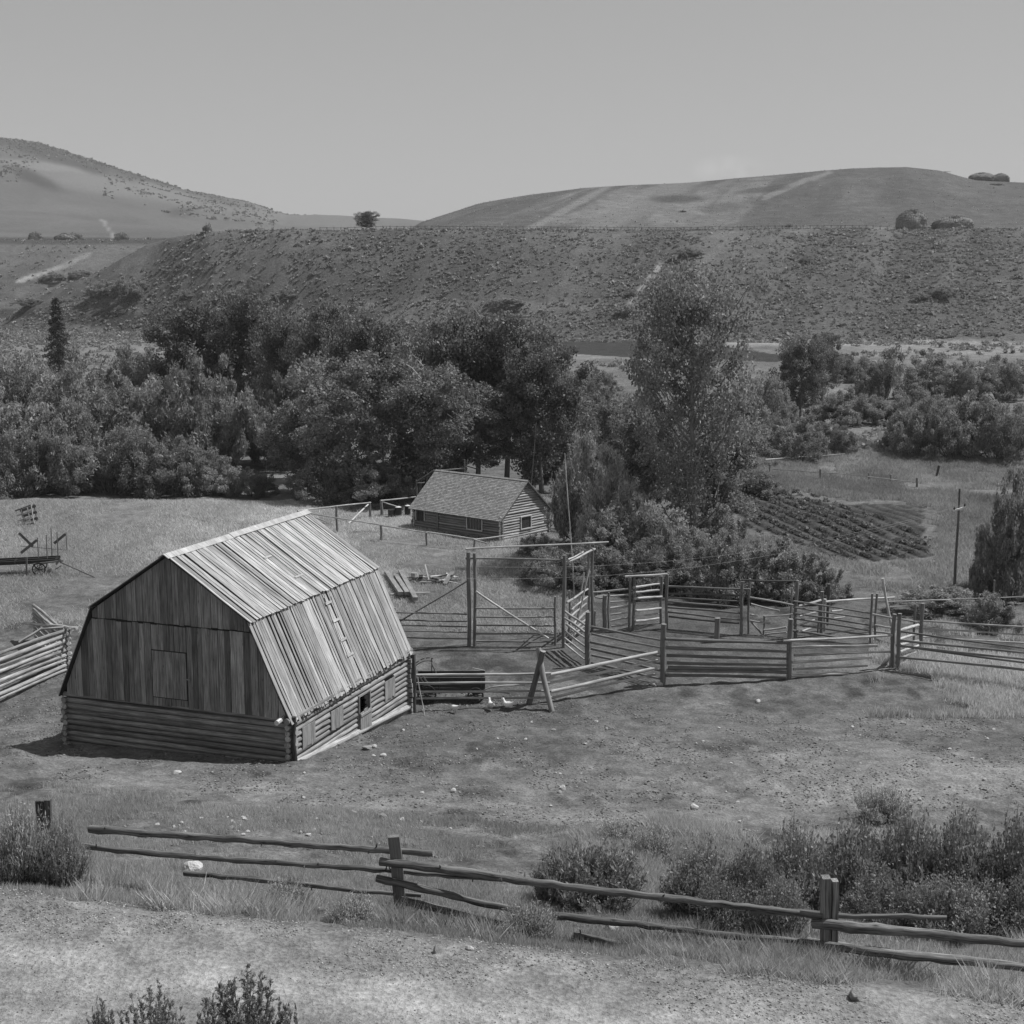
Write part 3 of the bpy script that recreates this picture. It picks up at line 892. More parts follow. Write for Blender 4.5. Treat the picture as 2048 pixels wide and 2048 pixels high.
m = MB(); uc = cside(876, 1040)[0]; m.box(cp(uc, -.12, -.1), cp(uc, -.12, cwh - .1), .08, .12, cd, .8); m.build('wall_batten', CABW, cab)
# roof: courses of shingles
def shingle_roof(sgn):
    m = MB(); ov = .38
    ev = -ov if sgn < 0 else CWd + ov
    ez_ = cwh - CS * ov
    E0 = cp(-ohc, ev, ez_ + .06); E1 = cp(CL + ohc, ev, ez_ + .06); R0 = cp(-ohc, CWd / 2, CR + .06); R1 = cp(CL + ohc, CWd / 2, CR + .06)
    N = (cn * sgn * CS + UP).normalized()
    m.prism([E0, E1, R1, R0], -.05, N, .6)
    sl = (R0 - E0).length; nrow = int(sl / .14); L = (E1 - E0).length
    for i in range(nrow):
        t0 = i / nrow; t1 = min(1, (i + 1.25) / nrow); x = -random.uniform(0, .1)
        while x < L:
            w = random.uniform(.12, .26); x0 = max(x, 0); x1 = min(x + w - .008, L)
            if x1 - x0 > .02:
                j = random.uniform(-.012, .012) / sl
                q = [E0.lerp(E1, x0 / L).lerp(R0.lerp(R1, x0 / L), t0 + j), E0.lerp(E1, x1 / L).lerp(R0.lerp(R1, x1 / L), t0 + j),
                     E0.lerp(E1, x1 / L).lerp(R0.lerp(R1, x1 / L), t1), E0.lerp(E1, x0 / L).lerp(R0.lerp(R1, x0 / L), t1)]
                q = [q[0] + N * .026, q[1] + N * .026, q[2] + N * .004, q[3] + N * .004]
                m.prism(q, .012, N, random.uniform(.75, 1.2))
            x += w
    m.build('shingle_roof', SHING, cab)
shingle_roof(-1); shingle_roof(1)
m = MB()
for sg in (-1, 1):
    N = (cn * sg * CS + UP).normalized(); dd = (cn * sg - UP * CS).normalized()
    a = cp(-ohc, CWd / 2, CR + .115); b = cp(CL + ohc, CWd / 2, CR + .115)
    m.prism([a + dd * .13, b + dd * .13, b, a], .02, N, 1.1)
m.build('ridge_board', SHING, cab)
# barrel-like round lid leaning on the left end wall
c = cp(-.3, .3, .5)
m = MB(); ring = []
m.tube([c - cd * .04, c + cd * .04], .34, 16, .4); o = m.build('washtub', IRON, None, (c.x, c.y, Z(c.x, c.y)))
tag(o, 'round dark washtub hung on the left end wall of the log cabin', 'washtub')

# ------------------------------------------------------------------ fences
def fence(name, label, cat, segs, posts, group=None, postm=POSTW, railm=POLEW, extra=()):
    """segs: list of (A, B, rails, radius); A, B ground pixels; rails: (x0,y0,x1,y1[,tone])
       posts: (px, base_py, top_py, radius[, kind])"""
    P = [G(p[0], p[1]) for p in posts]
    root = None
    loc = P[0] if P else G(*segs[0][0])
    root = thing(name, loc, label, cat, group)
    for g, p in zip(P, posts):
        tz = topz(g, p[2]); r = p[3]; tn = p[4] if len(p) > 4 else 1.; lx = p[5] if len(p) > 5 else 0
        m = MB(); top = Vector((g.x + lx, g.y, tz))
        m.log(Vector((g.x, g.y, g.z - .3)), top, r, tn, 5, .02, .08, 9, tn * 1.5)
        m.build('post', postm, root, smooth=True)
    for (A, B, rails, r) in segs:
        a = G(*A); b = G(*B)
        off = Vector((-(b.y - a.y), b.x - a.x, 0)).normalized()
        if off.y > 0: off = -off
        for rl in rails:
            p = vplane(rl[0], rl[1], a, b); q = vplane(rl[2], rl[3], a, b)
            rr = r * random.uniform(1.1, 1.5)
            s = off * random.choice([.04, -.04, .06])
            m = MB(); tn = rl[4] if len(rl) > 4 else random.uniform(.8, 1.15)
            m.log(p + s, q + s, rr, tn, max(3, int((q - p).length / .9)), .014, .09, 8, tn * 1.2, r2=rr * random.uniform(.65, 1.))
            m.build('rail', railm, root, smooth=True)
    return root

def lerp_rails(x0, x1, ys0, ys1):
    return [(x0, a, x1, b) for a, b in zip(ys0, ys1)]

rt = fence('corral_fence', 'horizontal pole fence of thin rails running from behind the barn to the tall gate posts', 'fence',
      [((770, 1296), (938, 1292), [(760, 1224, 934, 1229), (765, 1239, 934, 1242.5), (770, 1250.5, 934, 1253), (775, 1262, 934, 1265), (780, 1273, 934, 1277)], .035),
       ((770, 1296), (938, 1292), [(798, 1244, 934, 1163, .7)], .035)],
      [(790, 1296, 1215, .07)], railm=POSTW)
rt = fence('corral_fence', 'pole fence with a pale diagonal brace between the two tall gate posts', 'fence',
      [((950, 1293), (1110, 1292), lerp_rails(951, 1108, [1216, 1234, 1250.5, 1266.7, 1283], [1216, 1234, 1252, 1268, 1284]), .035)],
      [(1110, 1291, 1193, .06)], railm=POSTW)
g1 = G(952, 1296); g2 = G(1100, 1300)
m = MB(); p = vplane(951.4, 1182.6, g1, g2); q = vplane(1097, 1277, g1, g2); m.log(p, q, .055, 1.45, 5, .02, .05, 8); m.build('brace', POLEW, rt, smooth=True)

# tall gate frame
gp = [G(938, 1292), G(949.5, 1293), G(1127.5, 1295), G(1177, 1262), G(1184, 1261)]
gf = thing('gate_frame', gp[0], 'tall open pole frame of high posts joined by overhead poles above the corral gate', 'gate frame')
for g, ty, r in zip(gp, (1104, 1106, 1110, 1084, 1096), (.11, .085, .095, .07, .07)):
    m = MB(); m.log(Vector((g.x, g.y, g.z - .3)), Vector((g.x, g.y, topz(g, ty))), r, 1., 7, .02, .06, 9, 1.4); m.build('post', POSTW, gf, smooth=True)
def P3(px, py, g): return at(px, py, g.y)
for (a, b, r, tn) in ((P3(931, 1098, gp[0]), P3(1217, 1084, gp[3]), .045, 1.1), (P3(931, 1117, gp[0]), P3(1133, 1120, gp[2]), .05, .6),
                      (P3(1130, 1125, gp[2]), P3(1190, 1098, gp[3]), .055, 1.15), (P3(1136, 1119, gp[2]), P3(1168, 1103, gp[3]), .04, 1.2), (P3(1166, 1102, gp[3]), P3(1188, 1101, gp[3]), .04, 1.1)):
    m = MB(); m.log(a, b, r, tn, 7, .03, .07, 8); m.build('crosspole', POLEW, gf, smooth=True)

fence('corral_fence', 'short pole fence panel slanting toward the camera right of the tall gate', 'fence',
      [((1128, 1296), (1175, 1332), [(1132, 1223, 1173, 1251), (1132, 1236, 1173, 1265), (1132, 1249, 1173, 1279), (1132, 1262, 1173, 1293), (1132, 1276, 1172, 1307), (1132, 1287, 1171, 1319)], .045)],
      [(1175, 1332, 1224, .12)])
rt = fence('corral_fence', 'short pole fence panel running up and back behind the leaning poles', 'fence',
      [((1134, 1290), (1176, 1262), [(1132, 1205, 1174, 1178), (1141, 1221, 1174, 1193), (1142, 1234, 1174, 1207), (1144, 1249, 1174, 1222), (1142, 1263, 1174, 1236), (1140, 1275, 1172, 1249)], .05)],
      [(1138, 1272, 1181, .05)])
g = G(1142, 1290); g2 = G(1150, 1275)
m = MB(); m.log(Vector((g.x, g.y, g.z)), at(1179, 1137, g.y + .9), .045, 1.25, 5, .02, .05, 8)
o = m.build('leaning_pole', POLEW, None, g, True); tag(o, 'longer pale pole leaning on the fence by the tall gate', 'pole')
m = MB(); m.log(Vector((g2.x, g2.y, g2.z)), at(1168, 1144.5, g2.y + .6), .04, 1.2, 5, .02, .05, 8)
o = m.build('leaning_pole', POLEW, None, g2, True); tag(o, 'shorter pale pole leaning beside the longer one near the tall gate', 'pole')

fence('corral_fence', 'six rail pole fence sloping down to the thick post at the near corral corner', 'fence',
      [((1180, 1330), (1325, 1370), [(1182, 1254, 1323, 1281), (1183, 1268, 1323, 1296), (1183, 1284, 1323, 1312), (1185, 1297, 1323, 1327), (1185, 1310, 1323, 1341), (1185, 1325, 1322, 1357)], .05)],
      [(1325.7, 1370, 1248, .13)], railm=POSTW)
fence('corral_fence', 'four pale sunlit rails rising from the crossed leg brace to the thick corner post', 'fence',
      [((1100, 1405), (1320, 1372), [(1099, 1349, 1318, 1304, 1.3), (1101, 1366, 1316, 1321, 1.3), (1099, 1383, 1312, 1335, 1.1), (1100, 1397, 1311, 1349, 1.3)], .06)], [])
fence('corral_fence', 'four rail fence from the barn corner past the wagon to the crossed leg brace', 'fence',
      [((818, 1425), (1090, 1408), [(816, 1350, 1101, 1346, 1.0), (820, 1368, 1100, 1366, 1.0), (818, 1383, 1102, 1381, .9), (818, 1397, 1103, 1394, .9)], .045),
       ((960, 1412), (1090, 1408), [(985, 1373, 1050, 1369, 1.3)], .03)], [])
# crossed-leg brace
ga = G(1058, 1408); gb = G(1104, 1424)
ab = thing('crossed_leg_brace', (ga + gb) / 2, 'two thick crossed poles propping up the rails in front of the corral', 'fence brace')
m = MB(); m.log(ga, at(1086, 1302, (ga.y + gb.y) / 2), .13, .8, 5, .02, .06, 9, 1.5); m.build('leg', POSTW, ab, smooth=True)
m = MB(); m.log(gb, at(1076.5, 1296, (ga.y + gb.y) / 2 + .3), .12, 1.4, 5, .02, .06, 9, 1.5); m.build('leg', POSTW, ab, smooth=True)
g = G(849, 1431)
m = MB(); m.log(g, bp(.4, BL + .2, .5), .022, 1.4, 4, .01, .05, 6); o = m.build('leaning_stick', POLEW, None, g, True)
tag(o, 'thin pale stick propped against the near right corner post of the barn', 'stick')

fence('corral_fence', 'dark front corral fence of seven thick rails between two stout posts', 'fence',
      [((1332, 1371), (1576, 1359), [(1330, 1277, 1575, 1285), (1331, 1294.5, 1576, 1303), (1333, 1310, 1574, 1317), (1334, 1325, 1573, 1330), (1336, 1334.5, 1572, 1337.5), (1334, 1341, 1574, 1345), (1333, 1351, 1572, 1356)], .065)],
      [(1578, 1358, 1238, .12)], railm=POSTW)
fence('corral_fence', 'pale sunlit rails of uneven length right of the dark front corral fence', 'fence',
      [((1583, 1358), (1784, 1338), [(1566, 1281, 1783, 1270, 1.3), (1583, 1296, 1755, 1292, 1.25), (1587, 1310, 1779, 1303, .7), (1583, 1324, 1742, 1315, 1.25), (1586, 1338, 1734, 1331, 1.0), (1581, 1351, 1695, 1346, 1.25)], .05)],
      [(1784.5, 1335, 1228, .10), (1795, 1339, 1227, .10)])
fence('corral_fence', 'long thin railed fence leaving the paired posts toward the right edge of the photo', 'fence',
      [((1797, 1339), (2010, 1372), [(1795, 1261.5, 2110, 1304), (1797, 1280, 2110, 1312), (1793, 1290, 2110, 1324), (1812, 1293, 2110, 1334), (1793, 1313, 2110, 1346)], .045)],
      [(2090, 1380, 1270, .09)], railm=POSTW)
fence('corral_fence', 'stubby panel of pale rail ends going back from the paired posts', 'fence',
      [((1795, 1336), (1838, 1300), [(1797, 1261, 1835, 1250, 1.3), (1799, 1279, 1835, 1269, 1.3), (1799, 1290, 1835, 1281, 1.2), (1797, 1304, 1834, 1291, 1.3), (1796, 1318, 1833, 1304, 1.2), (1793, 1331, 1822, 1320, 1.2)], .06)],
      [(1841.7, 1296, 1206.5, .1), (1827.5, 1290, 1208, .06)])
fence('corral_fence', 'four thin rails along the pasture from the tall post to the right edge', 'fence',
      [((1845, 1294), (2010, 1300), [(1844, 1242, 2110, 1257), (1845, 1257, 2110, 1273), (1845, 1274, 2110, 1290), (1845, 1293, 1966, 1298)], .035)],
      [(2070, 1302, 1222, .08)])
# back of the corral
rt = fence('corral_fence', 'back corral fence of pale rails left of the small overhead frame', 'fence',
      [((1185, 1258), (1259, 1262), [(1183, 1185, 1257, 1177, 1.3), (1221, 1192, 1257, 1188, 1.3), (1221, 1204, 1257, 1200, 1.2), (1221, 1216, 1257, 1212, 1.3), (1221, 1229, 1257, 1224, 1.2), (1221, 1242, 1257, 1236, 1.2), (1223, 1252, 1257, 1247, 1.3), (1190, 1195, 1207, 1196, .8)], .045)],
      [(1209, 1260, 1191, .12, 1.1), (1217, 1259, 1185, .05), (1186, 1258, 1162, .06), (1190, 1254, 1222, .05)])
fence('corral_fence', 'back corral fence of pale sunlit rails under the small overhead frame', 'fence',
      [((1267, 1262), (1322, 1247), [(1268, 1175, 1328, 1167, 1.35), (1268, 1185, 1320, 1180, 1.35), (1268, 1197, 1322, 1193, 1.3), (1268, 1207.6, 1322, 1204, 1.35), (1269, 1221, 1320, 1216, 1.3), (1268, 1233, 1320, 1227, 1.3), (1269, 1242, 1316, 1236, 1.3)], .05)], [])
gp2 = [G(1259, 1262), G(1267, 1261), G(1322, 1247), G(1333, 1258)]
gf2 = thing('gate_frame', gp2[0], 'small overhead pole frame with one pale crosspole at the back of the corral', 'gate frame')
for g, ty, r in zip(gp2, (1155, 1153, 1152, 1149), (.07, .08, .08, .08)):
    m = MB(); m.log(Vector((g.x, g.y, g.z - .3)), Vector((g.x, g.y, topz(g, ty))), r, 1., 6, .02, .06, 9, 1.4); m.build('post', POSTW, gf2, smooth=True)
m = MB(); m.log(at(1250, 1153.5, gp2[0].y), at(1335, 1148, gp2[3].y), .06, 1.35, 6, .02, .06, 9); m.build('crosspole', POLEW, gf2, smooth=True)
fence('corral_fence', 'long dim back fence of seven rails between the two overhead frames', 'fence',
      [((1334, 1256), (1482, 1270), [(1335, 1173, 1500, 1179), (1335, 1187, 1481, 1191, .6), (1335, 1195, 1481, 1202), (1335, 1203, 1480, 1215), (1335, 1215, 1481, 1227), (1335, 1224, 1480, 1240), (1337, 1233, 1478, 1247, .6)], .045)], [], railm=POSTW)
gp3 = [G(1481.7, 1270), G(1497, 1268), G(1591, 1276), G(1577, 1262)]
gf3 = thing('gate_frame', gp3[0], 'dark overhead pole frame standing before the pale leafy bush', 'gate frame')
for g, ty, r, lx in zip(gp3, (1163, 1157, 1161, 1176), (.09, .06, .09, .05), (0, 0, 0, .12)):
    m = MB(); m.log(Vector((g.x, g.y, g.z - .3)), Vector((g.x + lx, g.y, topz(g, ty))), r, 1., 6, .02, .06, 9, 1.4); m.build('post', POSTW, gf3, smooth=True)
m = MB(); m.log(at(1482, 1159.5, gp3[0].y), at(1595, 1162, gp3[2].y), .045, .5, 6, .02, .06, 9); m.build('crosspole', POSTW, gf3, smooth=True)
fence('corral_fence', 'broken sagging rails between the legs of the dark overhead frame', 'fence',
      [((1499, 1268), (1592, 1276), [(1500, 1195, 1590, 1211), (1502, 1208, 1559, 1222), (1502, 1212, 1510, 1216, 1.2), (1526, 1234, 1590, 1228, 1.2), (1528, 1260, 1573, 1254, 1.3), (1530, 1269, 1573, 1264, 1.3), (1500, 1241, 1542, 1246, 1.1), (1502, 1243, 1524, 1268, .8), (1500, 1229, 1516, 1231)], .04)],
      [(1527, 1270, 1231, .05)])
fence('corral_fence', 'five long rails slanting from the dark frame to the twin mid posts', 'fence',
      [((1592, 1277), (1741, 1288), [(1586, 1201.5, 1740, 1226), (1586, 1214.5, 1740, 1238), (1586, 1226.5, 1740, 1251), (1586, 1237, 1740, 1262), (1586, 1248, 1740, 1270), (1586, 1261, 1676, 1275)], .045)],
      [(1740.5, 1288, 1187, .06), (1750, 1286, 1187, .06)], railm=POSTW)
fence('corral_fence', 'rails from the twin mid posts to the tall pasture post', 'fence',
      [((1746, 1288), (1840, 1297), [(1745, 1229, 1838, 1245), (1750, 1250, 1784, 1255), (1752, 1264, 1790, 1270), (1750, 1277, 1784, 1288, 1.2)], .045)], [])
fence('corral_fence', 'pale top rail fence behind the twin mid posts with a white streaked post', 'fence',
      [((1642, 1272), (1790, 1250), [(1652, 1204, 1790, 1195, 1.35), (1664, 1223, 1690, 1220, 1.2), (1666, 1236, 1688, 1234, 1.2), (1596, 1212, 1640, 1200, 1.2), (1598, 1232, 1632, 1224, 1.3), (1596, 1251, 1630, 1240, 1.3), (1596, 1263, 1622, 1256, 1.3)], .045)],
      [(1641.7, 1272, 1183, .09), (1648, 1262, 1198, .09, 2.0), (1655, 1250, 1168, .08, .5), (1636, 1268, 1194, .05)])
fence('pasture_fence', 'single long straight rail with wire behind the corral reaching the right edge', 'fence',
      [((1755, 1262), (2010, 1245), [(1755, 1203, 1900, 1199, 1.2), (1895, 1199, 2110, 1192, .9), (1765, 1216, 1825, 1212, 1.2)], .03)],
      [(1985, 1235, 1160, .05), (2100, 1240, 1185, .07)])
g = G(1785, 1262); m = MB(); m.log(Vector((g.x, g.y, g.z - .2)), at(1765.5, 1156.5, g.y), .07, 1.5, 5, .02, .06, 8)
o = m.build('leaning_post', POLEW, None, g, True); tag(o, 'pale leaning post standing alone behind the long pale rail', 'post')
g = G(1434, 1284); m = MB(); m.log(Vector((g.x, g.y, g.z - .2)), Vector((g.x, g.y, topz(g, 1236))), .14, 1.1, 4, .01, .08, 10, 1.6, r2=.15)
o = m.build('snubbing_post', POSTW, None, g, True); tag(o, 'single short thick post standing in the middle of the corral', 'post')

# yard fence near the cabin
fence('yard_fence', 'long single rail fence crossing the grass in front of the log cabin', 'fence',
      [((640, 1075), (762, 1081), [(596, 1023, 762, 1050.5)], .04), ((762, 1081), (853, 1091), [(760, 1050, 855, 1065, 1.1)], .04), ((853, 1091), (949, 1100), [(853, 1064.5, 951, 1079, 1.2)], .045)],
      [(762, 1080, 1050, .09), (853, 1091, 1064, .07), (949, 1102, 1078, .07, 1.3)])
fence('yard_fence', 'single pale rail from the yard fence corner toward the cabin gable', 'fence',
      [((951, 1101), (1038, 1092), [(950, 1079.5, 1038, 1067.5, 1.5)], .05), ((951, 1101), (1000, 1106), [(951, 1080, 975, 1087, 1.)], .04)], [])
fence('yard_fence', 'rail fence with a pale diagonal brace between the barn ridge and the cabin', 'fence',
      [((597, 1060), (741, 1036), [(594, 1021.5, 741, 1005, 1.1), (596, 1023, 652, 1043, .9)], .045)],
      [(597, 1058, 1022, .09), (674, 1064, 1012, .09), (740, 1035, 1004, .1)])
g = G(697, 1047); g2 = G(740, 1035)
m = MB(); m.log(g, at(737.5, 1008, g2.y), .06, 1.7, 4, .01, .05, 8); o = m.build('brace_pole', POLEW, None, g, True); tag(o, 'white diagonal pole bracing the yard fence end post', 'pole')
fence('yard_fence', 'rail fence running behind the left end of the cabin roof', 'fence',
      [((763, 1032), (845, 1020), [(762, 1001.5, 845, 992, 1.3), (766, 1004, 800, 1015, 1.1)], .045)],
      [(763, 1032, 1001, .12)])
# frame behind the cabin
ga = at(928, 952, cA.y + 8); ga.z = Z(ga.x, ga.y)
fr = thing('pole_rack', ga, 'dark pole rack with a partly lit crossbar showing above the cabin roof', 'rack')
Yk = ga.y
for (x0, y0, x1, y1, r, tn) in ((928.5, 975, 929, 919, .06, .8), (867, 975, 867.5, 941, .05, .8), (867, 941, 930, 936.5, .05, 1.3), (833, 963, 867, 941, .045, .8), (833, 1000, 833, 960, .06, .8), (833, 966, 850, 965, .04, 1.2), (852, 966, 856, 950, .03, .8)):
    m = MB(); m.log(at(x0, y0, Yk), at(x1, y1, Yk), r, tn, 4, .01); m.build('pole', POSTW, fr, smooth=True)
# slender tall poles
g = G(1149, 1192); m = MB(); m.log(Vector((g.x, g.y, g.z - .2)), at(1129.6, 906, g.y), .045, 1.3, 10, .03, .05, 7, r2=.025)
o = m.build('tall_pole', POLEW, None, g, True); tag(o, 'very tall thin pale pole right of the log cabin', 'pole')
g = at(1057, 963, cB.y + CWd + .5); g.z = Z(g.x, g.y); m = MB(); m.log(Vector((g.x, g.y, g.z)), at(1072, 847, g.y), .035, .8, 8, .03, .05, 7, r2=.02)
o = m.build('tall_pole', POSTW, None, g, True); tag(o, 'dark slender pole rising from behind the cabin gable against the trees', 'pole')

# telegraph pole
g = G(1909, 1185); up = thing('utility_pole', g, 'utility pole with one short crossarm at the right edge by the bushes', 'utility pole')
m = MB(); m.log(Vector((g.x, g.y, g.z - .3)), Vector((g.x, g.y, topz(g, 977))), .10, .8, 8, .02, .05, 9, r2=.06); m.build('pole', POSTW, up, smooth=True)
a = at(1905, 1021, g.y); b = at(1930, 1014, g.y); a.y -= .14; b.y -= .12
m = MB(); m.box(a, b, .09, .11, UP, 1.5); arm = m.build('crossarm', TRIMW, up)
for t in (.08, .92):
    c = a.lerp(b, t); m = MB(); m.tube([c + UP * .05, c + UP * .12, c + UP * .16, c + UP * .24], [.03, .05, .05, .03], 8, .5); m.build('insulator', IRON, arm)
# wires
def wire(a, b, sag, label):
    m = MB(); n = 14; pts = []
    for i in range(n + 1):
        t = i / n; p = a.lerp(b, t); p.z -= sag * 4 * t * (1 - t); pts.append(p)
    m.tube(pts, .006, 4, 1.); o = m.build('wire', STONE, None, a); tag(o, label, 'wire')
tp = a.lerp(b, .08) + UP * .2; tp2 = a.lerp(b, .92) + UP * .2
wire(tp, at(560, 1130, 66), 2.1, 'thin overhead wire sagging from the utility pole past the tall gate, lower of two')
wire(tp2, at(700, 1118, 70), 1.7, 'thin overhead wire from the utility pole toward the cabin yard, upper of two')

# garden fence, far posts
fence('garden_fence', 'low thin fence of small posts and one rail beyond the vegetable garden', 'fence',
      [((1540, 945), (1833, 973), [(1545, 938, 1645, 946, .8), (1640, 945, 1740, 953, .8), (1736, 953, 1838, 965, 1.1)], .035)],
      [(1540, 946, 929, .07), (1640, 958, 938, .09), (1737, 962, 946, .08), (1781, 966, 949, .05), (1833, 974, 956, .1)])
fence('garden_fence', 'pale rail lying at the foot of the round willow bush', 'fence',
      [((1531, 926), (1703, 912), [(1531, 919.5, 1601, 913.5, 1.4), (1601, 914, 1690, 908, .9)], .05)], [(1601, 922, 908, .07)])
g = G(1873, 952); m = MB(); m.log(Vector((g.x, g.y, g.z)), Vector((g.x + .2, g.y, topz(g, 931))), .12, .5, 3, .01); o = m.build('lone_post', POSTW, None, g, True)
tag(o, 'lone dark post in the pasture beyond the garden fence', 'post')
g = G(1727, 886); m = MB(); m.box(at(1719, 886, g.y), at(1735, 879, g.y + .3), .2, .06, UP, 1.4); o = m.build('board', TRIMW, None, g); tag(o, 'pale board propped in the grass near the willow bank', 'board')

# ------------------------------------------------------------------ near fence
def nearfence():
    PO = [(97, 1748, 1601, .13), (793, 1850, 1672, .12), (1652, 1932, 1758, .17), (2230, 2010, 1840, .15)]
    gs = [G(p[0], p[1]) for p in PO]
    root = thing('rail_fence', gs[1], 'dark split rail fence of long rough poles along the road in the foreground', 'fence')
    for i, (g, p) in enumerate(zip(gs, PO)):
        m = MB(); tz = topz(g, p[2])
        if i == 0:
            m.box(Vector((g.x - .07, g.y, g.z - .3)), Vector((g.x - .1, g.y, tz)), .17, .10, (0, 1, 0), .7, 4, .01)
            m.box(Vector((g.x + .09, g.y, g.z - .3)), Vector((g.x + .07, g.y, tz + .02)), .12, .10, (0, 1, 0), .8, 4, .01)
        elif i == 1:
            m.box(Vector((g.x + .12, g.y, g.z - .3)), Vector((g.x - .03, g.y, tz)), .22, .14, (0, 1, 0), .9, 6, .012)
        else:
            m.box(Vector((g.x - .02, g.y, g.z - .3)), Vector((g.x - .06, g.y, tz + .04)), .15, .2, (0, 1, 0), 1.7, 6, .012)
            m.box(Vector((g.x + .15, g.y, g.z - .3)), Vector((g.x + .10, g.y, tz - .02)), .11, .16, (0, 1, 0), 2.1, 6, .012)
        m.build('post', POSTW if i == 1 else RAILD, root)
    R = [(0, 1, 172, 1662, 862, 1711, .085, -1), (0, 1, 158, 1698, 1000, 1764, .068, -1), (0, 1, 362, 1750, 838, 1796, .062, -1), (0, 1, 566, 1820, 716, 1834, .05, -1),
         (1, 2, 764, 1717, 1645, 1827, .088, 1), (1, 2, 757, 1751, 1068, 1819, .08, 1), (1, 2, 806, 1795, 1010, 1840, .085, 1),
         (1, 2, 1112, 1825, 1640, 1880, .075, 1), (1, 2, 1150, 1866, 1490, 1908, .07, 1), (1, 2, 1500, 1826, 1895, 1842, .062, -1),
         (2, 3, 1628, 1840, 2200, 1892, .10, 1), (2, 3, 1628, 1882, 2200, 1945, .08, 1), (2, 3, 1612, 1890, 2200, 1956, .085, -1)]
    for (i, j, x0, y0, x1, y1, r, sg) in R:
        a, b = gs[i], gs[j]
        off = Vector((-(b.y - a.y), b.x - a.x, 0)).normalized() * sg * .13
        if off.y * sg > 0: off = -off
        p = vplane(x0, y0, a, b) + off; q = vplane(x1, y1, a, b) + off
        # wire-bound rough pole with bark
        m = MB(); tn = random.uniform(.8, 1.25) * (1.7 if i == 2 else 1)
        L = (q - p).length; n = max(8, int(L / .22)); pts = []; rs = []
        ph = random.uniform(0, 6); cur = 0
        for k in range(n + 1):
            t = k / n; d = p.lerp(q, t)
            d.z += (.018 * math.sin(t * 7 + ph) - .02) * math.sin(PI * t) + random.uniform(-.012, .012)
            pts.append(d); rs.append(r * .86 * (1.14 - .35 * t) * random.uniform(.86, 1.14))
        m.tube(pts, rs, 10, tn, tn * 1.6, .08)
        # knots and stubs
        for k in range(int(L * .8)):
            t = random.random(); c = p.lerp(q, t); d = Vector((random.uniform(-.3, .3), random.uniform(-1, 1), random.uniform(-1, 1))).normalized()
            m.tube([c, c + d * (r + random.uniform(.02, .09))], [.022, .012], 5, tn * .8)
        m.build('rail', RAILD, root, smooth=True)
    # wire loops round the posts
    return gs
NF = nearfence()

# ------------------------------------------------------------------ farm wagon behind the rails
def wheel(parent, c, r, ax, spokes=10, tn=.5):
    """wheel with its axle along ax; c centre in the world"""
    ax = Vector(ax).normalized(); u = ax.cross(UP).normalized(); w = UP
    root = MB()
    n = 22
    V = []; Fc = []
    for k in range(n):
        a = 2 * PI * k / n; d = u * math.cos(a) + w * math.sin(a)
        V += [c + d * r - ax * .035, c + d * r + ax * .035, c + d * (r - .07) + ax * .03, c + d * (r - .07) - ax * .03]
    for k in range(n):
        o = k * 4; p = ((k + 1) % n) * 4
        for j in range(4): Fc.append((o + j, o + (j + 1) % 4, p + (j + 1) % 4, p + j))
    root.raw(V, Fc, tn)
    W = root.build('wheel', WAGW, parent)
    h = MB(); h.tube([c - ax * .12, c - ax * .05, c + ax * .05, c + ax * .12], [.05, .08, .08, .05], 10, tn); h.build('hub', WAGW, W)
    for k in range(spokes):
        a = 2 * PI * k / spokes; d = u * math.cos(a) + w * math.sin(a)
        s = MB(); s.tube([c + d * .06, c + d * (r - .05)], [.022, .018], 5, tn * 1.2); s.build('spoke', WAGW, W)
wl = G(835, 1405); wr = G(968, 1405)
wd = Vector((wr.x - wl.x, wr.y - wl.y, 0)).normalized(); wn = Vector((-wd.y, wd.x, 0))
wz = (wl.z + wr.z) / 2
wo = Vector(((wl.x + wr.x) / 2, (wl.y + wr.y) / 2, wz))
wag = thing('farm_wagon', wo, 'old dark wooden box wagon parked behind the rails beside the barn', 'wagon')
def wp(u, v, z): return wo + wd * u + wn * v + UP * z
hl = 1.5; bz0, bz1 = .46, 1.12
m = MB()
for (v) in (-.02, 1.05):
    for k in range(3):
        z = bz0 + (k + .5) * (bz1 - bz0) / 3
        m.box(wp(-hl, v, z), wp(hl, v, z), .03, (bz1 - bz0) / 3 - .012, UP, random.uniform(.6, .9), 3, .005)
for u in (-hl, hl):
    for k in range(3):
        z = bz0 + (k + .5) * (bz1 - bz0) / 3
        m.box(wp(u, 0, z), wp(u, 1.03, z), .03, (bz1 - bz0) / 3 - .012, UP, random.uniform(.6, .9))
for u in (-hl + .15, -.5, .5, hl - .15):
    for v in (-.05, 1.08): m.box(wp(u, v, bz0 - .05), wp(u, v, bz1 + .04), .06, .03, wn, .9)
m.box(wp(-hl, .51, bz0), wp(hl, .51, bz0), 1.05, .04, UP, .7)
m.build('box', WAGW, wag)
m = MB()
m.box(wp(-hl - .02, -.02, bz1 + .02), wp(hl + .02, -.02, bz1 + .02), .05, .03, UP, 1.6); m.box(wp(-hl, 1.05, bz1 + .02), wp(hl, 1.05, bz1 + .02), .05, .03, UP, 1.2)
m.build('rim_board', WAGW, wag)
m = MB(); m.box(wp(-1.1, .52, .42), wp(1.1, .52, .42), .1, .1, UP, .8); m.box(wp(-1.05, -.05, .38), wp(-1.05, 1.1, .38), .1, .1, UP, .8); m.box(wp(1.05, -.05, .34), wp(1.05, 1.1, .34), .1, .1, UP, .8); m.build('running_gear', WAGW, wag)
